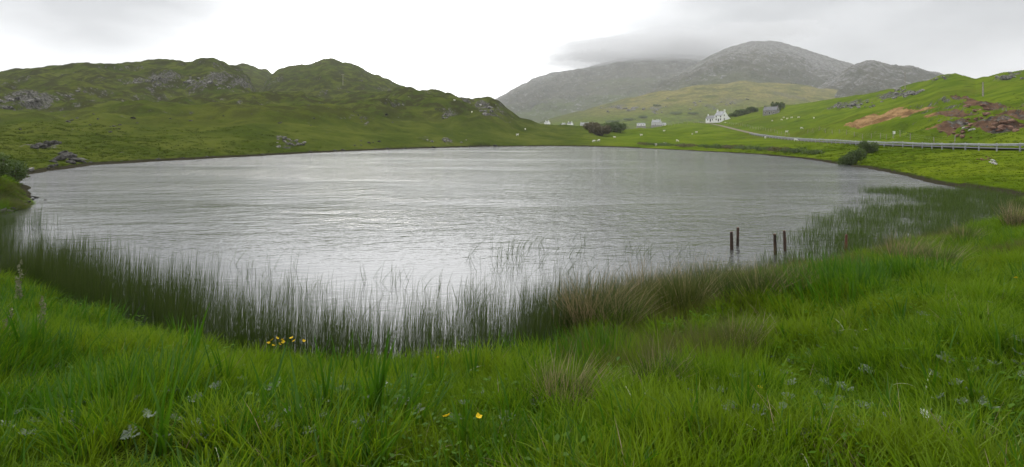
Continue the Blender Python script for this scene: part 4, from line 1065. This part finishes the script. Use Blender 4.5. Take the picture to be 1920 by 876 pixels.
def fence(pts_, step, h_, label, y0=40):
    P = [hit(a_, c_, y0) for a_, c_ in pts_]; P = np.array(P); D = np.concatenate([[0], np.cumsum(np.linalg.norm(np.diff(P[:, :2], axis=0), axis=1))])
    root = empty('fence', tuple(P[0])); o0 = P[0]; tops = []; pmesh = None; s_ = 0
    while s_ < D[-1]:
        x, y = np.interp(s_, D, P[:, 0]), np.interp(s_, D, P[:, 1]); z = Hs(x, y)
        if pmesh is None:
            bm = bmesh.new(); tube(bm, [(0, 0, -.3), (0, 0, h_)], [.065, .055], 6); q = bm_obj('post', bm, M_wood, root); pmesh = q.data
        else: q = obj('post', pmesh, root)
        q.location = (x-o0[0], y-o0[1], z-o0[2]); q.rotation_euler = (random.gauss(0, .05), random.gauss(0, .05), 0)
        tops.append(Vector((x-o0[0], y-o0[1], z-o0[2]))); s_ += step
    for f_ in (.35, .65, .92):
        bm = bmesh.new(); tube(bm, [t_+Vector((0, 0, h_*f_)) for t_ in tops], [.006]*len(tops), 3); bm_obj('wire', bm, M_steel, root)
    return tag(root, label, 'fence')
fence([(1790,268),(1745,266),(1700,264),(1650,260),(1600,256),(1560,252),(1510,250)], 5.0, 1.1, 'wire fence on wooden posts on the uphill side of the road')
fence([(1480,256),(1445,247),(1420,243),(1385,236),(1350,230)], 7.0, 1.1, 'wire fence on wooden posts along the track to the white house', 150)
fence([(1240,238),(1270,234),(1300,232),(1330,230)], 6.0, 1.1, 'wire fence on the crest of the field left of the white house', 200)
def pole(px, py, h_, label, y0=60, cross=True):
    x, y, z = hit(px, py, y0); o = empty('utility_pole', (x, y, z))
    bm = bmesh.new(); tube(bm, [(0, 0, -.5), (0, 0, h_*.5), (0, 0, h_)], [.16, .14, .11], 8); bm_obj('shaft', bm, M_wood, o)
    if cross:
        bm = bmesh.new(); box(bm, -.8, .8, -.06, .06, h_-.5, h_-.38); bm_obj('crossarm', bm, M_wood, o)
        for sx_ in (-.7, 0, .7):
            bm = bmesh.new(); tube(bm, [(sx_, 0, h_-.38), (sx_, 0, h_-.2)], [.04, .03], 6); bm_obj('insulator', bm, M_trim, o)
    return tag(o, label, 'pole')
pole(1697, 166, 6.5, 'wooden utility pole on the green slope above the rock slabs')
pole(1843, 181, 3.2, 'short wooden pole above the bare roadside scar', cross=False)
pole(643, 160, 7.0, 'wooden utility pole on the saddle under the left peak')
pole(1395, 205, 7.0, 'wooden utility pole on the skyline between white house and ruin')
pole(1372, 208, 7.0, 'wooden utility pole just above the white house')
x, y, z = hit(1676, 259, 60); o = empty('road_sign', (x, y, z))
bm = bmesh.new(); tube(bm, [(0, 0, -.3), (0, 0, 1.25)], [.03, .03], 6); bm_obj('post', bm, M_steel, o)
bm = bmesh.new(); box(bm, -.24, .24, -.045, -.032, .72, 1.22); bm_obj('panel', bm, M_white, o)
tag(o, 'small square white sign on a post under the earth scar', 'sign')

# ------------------------------------------------------------------ houses
def gable_block(root, x0, x1, wd_, hw, hr, wall, roof, over=.25, name='wall', yoff=0.0):
    bm = bmesh.new(); y0, y1 = yoff-wd_/2, yoff+wd_/2
    for x_ in (x0, x1):
        pts = [(x_, y0, -.8), (x_, y1, -.8), (x_, y1, hw), (x_, yoff, hw+hr), (x_, y0, hw)]
        poly(bm, pts if x_ == x1 else pts[::-1])
    poly(bm, [(x0, y0, -.8), (x1, y0, -.8), (x1, y0, hw), (x0, y0, hw)]); poly(bm, [(x1, y1, -.8), (x0, y1, -.8), (x0, y1, hw), (x1, y1, hw)])
    w_ = bm_obj(name, bm, wall, root)
    bm = bmesh.new(); t_ = .12; sl = hr/(wd_/2)
    for s_ in (-1, 1):
        ye = yoff+s_*(wd_/2+over); ze = hw-over*sl
        a_ = [(x0+.02, yoff, hw+hr+.03), (x1-.02, yoff, hw+hr+.03), (x1-.02, ye, ze+.03), (x0+.02, ye, ze+.03)]
        up = [(p_[0], p_[1], p_[2]+t_) for p_ in a_]
        va = [bm.verts.new(p_) for p_ in a_]; vb = [bm.verts.new(p_) for p_ in up]
        bm.faces.new(va); bm.faces.new(vb[::-1])
        for i in range(4): bm.faces.new((va[i], va[(i+1) % 4], vb[(i+1) % 4], vb[i]))
    bmesh.ops.recalc_face_normals(bm, faces=bm.faces)
    return w_, bm_obj('roof', bm, roof, root)
def chimney(roof, x_, hw, hr, mat, h_=1.1, yoff=0.0, w_=.45):
    bm = bmesh.new(); box(bm, x_-w_, x_+w_, yoff-.35, yoff+.35, hw+hr-.6, hw+hr+h_)
    box(bm, x_-w_-.06, x_+w_+.06, yoff-.41, yoff+.41, hw+hr+h_+.001, hw+hr+h_+.12)
    for dx_ in (-.2, .2): tube(bm, [(x_+dx_, yoff, hw+hr+h_+.121), (x_+dx_, yoff, hw+hr+h_+.45)], [.12, .10], 6)
    bm_obj('chimney', bm, mat, roof)
def opening(root, face, c_, z0, z1, w_, pos, name='window'):
    # face: 'x' = end wall at x=pos, 'y' = long wall at y=pos ; outward sign from pos
    s_ = 1 if pos > 0 else -1
    bm = bmesh.new(); fr = .09
    def bx(a0, a1, d0, d1, zz0, zz1):
        d0_, d1_ = sorted((pos+s_*d0, pos+s_*d1))
        if face == 'x': box(bm, d0_, d1_, a0, a1, zz0, zz1)
        else: box(bm, a0, a1, d0_, d1_, zz0, zz1)
    bx(c_-w_/2-fr, c_-w_/2, .004, .06, z0, z1); bx(c_+w_/2, c_+w_/2+fr, .004, .06, z0, z1)
    bx(c_-w_/2-fr, c_+w_/2+fr, .004, .06, z1+.001, z1+fr); bx(c_-w_/2-fr-.05, c_+w_/2+fr+.05, .004, .09, z0-fr, z0-.001)
    f = bm_obj(name, bm, M_trim, root)
    bm = bmesh.new(); bx(c_-w_/2+.001, c_+w_/2-.001, .004, .03, z0+.001, z1-.001)
    bm_obj('pane' if name == 'window' else 'leaf_panel', bm, M_glass, f)
def house(name, px, py, ang, y0=150):
    x, y, z = hit(px, py, y0); return empty(name, (x, y, z), ang)
# white house
h = house('white_house', 1352, 228, math.radians(-58), 250); h.scale = (.8, .8, .8)
w_, r_ = gable_block(h, -3.6, 3.6, 6.0, 4.6, 2.9, M_limewash, M_slate)
chimney(r_, -3.2, 4.6, 2.9, M_limewash); chimney(r_, 3.2, 4.6, 2.9, M_limewash)
opening(h, 'x', -.9, 1.0, 2.6, .9, 3.6); opening(h, 'x', -.9, 3.9, 5.1, .9, 3.6)
for c_ in (-2.0, 2.0): opening(h, 'y', c_, 3.0, 4.2, .9, -3.0); opening(h, 'y', c_, .9, 2.2, .9, -3.0)
opening(h, 'y', 0, .05, 2.1, 1.0, -3.0, 'door')
bm = bmesh.new()   # lean-to with its own sloping roof on the right
pts0 = [(-3.2, 3.0, -.8), (-3.2, 6.6, -.8), (-3.2, 6.6, 2.2), (-3.2, 3.0, 4.3)]; pts1 = [(3.4, *p_[1:]) for p_ in pts0]
poly(bm, pts0[::-1]); poly(bm, pts1); poly(bm, [pts0[1], pts0[2], pts1[2], pts1[1]])
lean = bm_obj('lean_to', bm, M_limewash, h)
bm = bmesh.new(); box(bm, -3.25, 3.38, 0, 4.25, 0, .12); mtx = Matrix.Translation((0, 2.95, 4.36)) @ Matrix.Rotation(-math.atan2(2.1, 3.6), 4, 'X')
for v in bm.verts: v.co = mtx @ v.co
bm_obj('roof', bm, M_slate, lean)
opening(h, 'x', 5.0, .9, 1.9, .7, 3.4)
w2_, r2_ = gable_block(h, -12.0, -3.62, 5.0, 2.6, 1.9, M_limewash, M_slated, name='side_wing', yoff=-.3)
chimney(r2_, -11.6, 2.6, 1.9, M_limewash, .8, -.3, .35)
for c_ in (-10, -5.5): opening(h, 'y', c_, .9, 2.0, .9, -2.8)
opening(h, 'y', -7.6, .05, 2.05, 1.2, -2.8, 'door')
tag(h, 'white two storey house with grey roof, chimneys and a low side wing', 'house')
# stone ruin
h = house('stone_ruin', 1446, 215, math.radians(-45), 250); h.scale = (.74, .74, .74)
w_, r_ = gable_block(h, -5.0, 5.0, 5.6, 2.9, 2.7, M_stone, M_slated, over=.1)
chimney(r_, -4.5, 2.9, 2.7, M_stone, .7); chimney(r_, 4.5, 2.9, 2.7, M_stone, .5)
for c_ in (-3.2, 3.0): opening(h, 'y', c_, .8, 1.9, .9, -2.8)
opening(h, 'y', -.2, .05, 2.0, 1.0, -2.8, 'door'); opening(h, 'x', -.6, 1.2, 2.2, .7, 5.0)
tag(h, 'dark grey stone cottage on the slope above the sheep', 'cottage')
for i, (px_, py_, L_, W_, hw, hr, ang, wl, rf, lb) in enumerate([
    (1026,235,10,6,4.5,2.6,-60,M_limewash,M_slate,'small pale house at the foot of the mountain, leftmost of the village'),
    (1057,238,9,6,3.6,2.8,-70,M_greyharl,M_slate,'grey house half hidden by the hedge bush in the valley'),
    (1069,239,9,6,4.6,2.8,-50,M_limewash,M_slated,'pale gabled house right of the hedge bush in the valley'),
    (1096,239,14,6,3.4,2.4,-25,M_greyharl,M_slate,'long grey roofed house left of the brown thicket'),
    (1113,237,7,5,3.0,2.2,-60,M_limewash,M_slate,'small white cottage peeping over the brown thicket'),
    (1202,235.5,12,5,2.4,1.3,-10,M_limewash,M_slate,'low white shed beyond the bright field'),
    (1231,234.5,13,7,4.2,3.2,-40,M_greyharl,M_slate,'grey house with several chimneys beyond the bright field'),
    (1244,235,7,5,2.4,1.2,-10,M_limewash,M_slate,'low white outbuilding beside the grey house beyond the field')]):
    x, y = 0, 0
    Yv = 830.0 if px_ < 1150 else 700.0
    x = (px_-960)/F*Yv; z = Hs(x, Yv); zt = HC+(YH-py_)/F*Yv
    h = empty('village_house', (x, Yv, max(z, zt)-.2), math.radians(ang)); h.scale = (.8, .8, .8)
    if zt > z+.3:
        bm = bmesh.new(); box(bm, -L_/2-.5, L_/2+.5, -W_/2-.5, W_/2+.5, z-zt-1, -.01); bm_obj('plinth', bm, M_stone, h)
    w_, r_ = gable_block(h, -L_/2, L_/2, W_, hw, hr, wl, rf)
    if hr > 2: chimney(r_, -L_/2+.5, hw, hr, wl, 1.0); chimney(r_, L_/2-.5, hw, hr, wl, 1.0)
    if i == 6: chimney(r_, 0, hw, hr, wl, 1.0); chimney(r_, 2.6, hw, hr, wl, .9)
    for c_ in (-L_*.28, L_*.28): opening(h, 'y', c_, .9, 2.0, .9, -W_/2)
    opening(h, 'y', 0, .05, 2.0, .95, -W_/2, 'door'); opening(h, 'x', 0, hw*.35, hw*.35+1.1, .9, L_/2)
    tag(h, lb, 'house')

# ------------------------------------------------------------------ sheep
def sheep_mesh(graze):
    V = [(-.45,0,.62),(-.2,0,.64),(.15,0,.64),(.42,0,.66)]; E = [(0,1),(1,2),(2,3)]; R_ = [.20,.27,.27,.20]
    if graze: V += [(.62,0,.46),(.78,0,.22),(.86,0,.10)]
    else: V += [(.60,0,.82),(.76,0,.90),(.92,0,.84)]
    E += [(3,4),(4,5),(5,6)]; R_ += [.12,.09,.055]
    for x_, k0 in ((-.38,0),(.36,3)):
        for y_ in (-.12,.12):
            a_ = len(V); V += [(x_,y_,.42),(x_+.02,y_,.2),(x_,y_,.0)]; R_ += [.09,.05,.04]; E += [(k0,a_),(a_,a_+1),(a_+1,a_+2)]
    me_ = bpy.data.meshes.new('sheep'); me_.from_pydata(V, E, [])
    o = bpy.data.objects.new('sheep_build', me_); COL.objects.link(o)
    o.modifiers.new('s', 'SKIN')
    for i, sv_ in enumerate(me_.skin_vertices[0].data): sv_.radius = (R_[i], R_[i]); sv_.use_root = (i == 1)
    o.modifiers.new('d', 'SUBSURF').levels = 1
    dg = bpy.context.evaluated_depsgraph_get(); m2 = bpy.data.meshes.new_from_object(o.evaluated_get(dg)); bpy.data.objects.remove(o)
    m2.name = 'sheep'; m2.materials.clear(); m2.materials.append(M_wool)
    for p_ in m2.polygons: p_.use_smooth = True
    return m2
SH = [sheep_mesh(True), sheep_mesh(False)]
for grp, lb, L_ in [('sheep in the bright field', 'white sheep grazing in the bright field below the white house', [(1245,246),(1298,252),(1305.5,249),(1270,265),(1247,271),(1230,273),(1201.5,254),(1152.7,258.5),(1203,254),(1122.6,264.5),(1113.7,265.6)]),
    ('sheep below the stone cottage', 'white sheep grazing on the slope below the stone cottage', [(1448,227),(1465.6,225),(1469.5,221),(1476,223),(1484,221),(1497,221),(1475,248),(1503,241),(1526,221.6)]),
    ('sheep by the white house', 'white sheep on the grass just in front of the white house', [(1360,230),(1337,230)]),
    ('sheep on the left hill', 'tiny white sheep on the end of the left hill', [(970,254),(985,243),(852,189),(901,198),(884.6,211)]),
    ('sheep by the road', 'white sheep on the bank between the barrier and the loch', [(1492,264),(1435,259)])]:
    for px_, py_ in L_:
        x, y, z = hit(px_, py_+1, 36); o = obj('sheep', random.choice(SH)); o.location = (x, y, z-.03); o.rotation_euler = (0, 0, random.uniform(0, 6.28))
        o.scale = (.7,)*3
        tag(o, lb, 'sheep', grp)

# ------------------------------------------------------------------ air: valley haze and mist on the tops
def volume_mat(name, dens, col, aniso=0.0):
    m_ = bpy.data.materials.new(name); m_.use_nodes = True; t_ = m_.node_tree; t_.nodes.clear()
    v = t_.nodes.new('ShaderNodeVolumePrincipled'); v.inputs['Density'].default_value = dens; v.inputs['Color'].default_value = (*col, 1); v.inputs['Anisotropy'].default_value = aniso
    o_ = t_.nodes.new('ShaderNodeOutputMaterial'); t_.links.new(v.outputs[0], o_.inputs['Volume']); return m_
bm = bmesh.new(); box(bm, -4200, 4200, -60, 4300, -12, 470)
tag(bm_obj('haze', bm, volume_mat('haze_air', 0.00014, (.96, .97, 1.0))), 'thin grey haze filling the valley', 'haze', kind='stuff')
MV = volume_mat('clouds', 0.0042, (.74, .75, .765))  # low cloud resting on the summits, as volumes inside the haze
def clouds(px, py, Y, rx, ry, rz, label):
    bm = bmesh.new(); bmesh.ops.create_icosphere(bm, subdivisions=4, radius=1)
    of = Vector((px*.01, py*.02, 0))
    for v in bm.verts:
        c_ = v.co.copy(); k_ = 1+.5*mnoise.noise(c_*1.7+of)+.25*mnoise.noise(c_*3.9+of)
        v.co = Vector((c_.x*k_*rx, c_.y*k_*ry, c_.z*k_*rz))
    o = bm_obj('clouds', bm, MV, None, True); o.location = ((px-960)/F*Y, Y, HC+(YH-py)/F*Y)
    return tag(o, label, 'clouds', kind='stuff')
#mist calls
clouds(1215, 97, 2740, 430, 360, 62, 'grey mist hiding the top of the broad mountain')
clouds(1120, 112, 2800, 250, 240, 34, 'thin mist trailing down the left shoulder of the broad mountain')
clouds(1292, 96, 2780, 260, 240, 52, 'thin mist between the broad mountain and the rounded one')
clouds(1425, 62, 2260, 210, 220, 30, 'wisp of mist touching the summit of the rounded mountain')

# ------------------------------------------------------------------ things of small groups are told apart by their order
ORD = ['leftmost', 'second from left', 'third from left', 'fourth from left', 'fifth from left', 'sixth from left', 'seventh from left', 'eighth from left', 'ninth from left', 'tenth from left',
       'eleventh from left', 'twelfth from left', 'thirteenth from left', 'fourteenth from left', 'fifteenth from left', 'sixteenth from left', 'seventeenth from left', 'eighteenth from left', 'nineteenth from left', 'twentieth from left']
bpy.context.view_layer.update()
groups = {}
for o in COL.objects:
    if o.parent is None and 'label' in o and 'group' in o: groups.setdefault((o['group'], o['label']), []).append(o)
for (gname, lab), members in groups.items():
    if not 2 <= len(members) <= 20: continue
    members.sort(key=lambda q: q.location.x/max(q.location.y, .5))
    for k_, q in enumerate(members):
        od = ORD[k_] if k_ < len(members)-1 else 'rightmost'
        if len((od+' '+lab).split()) <= 16: q['label'] = f'{lab}, {od}'
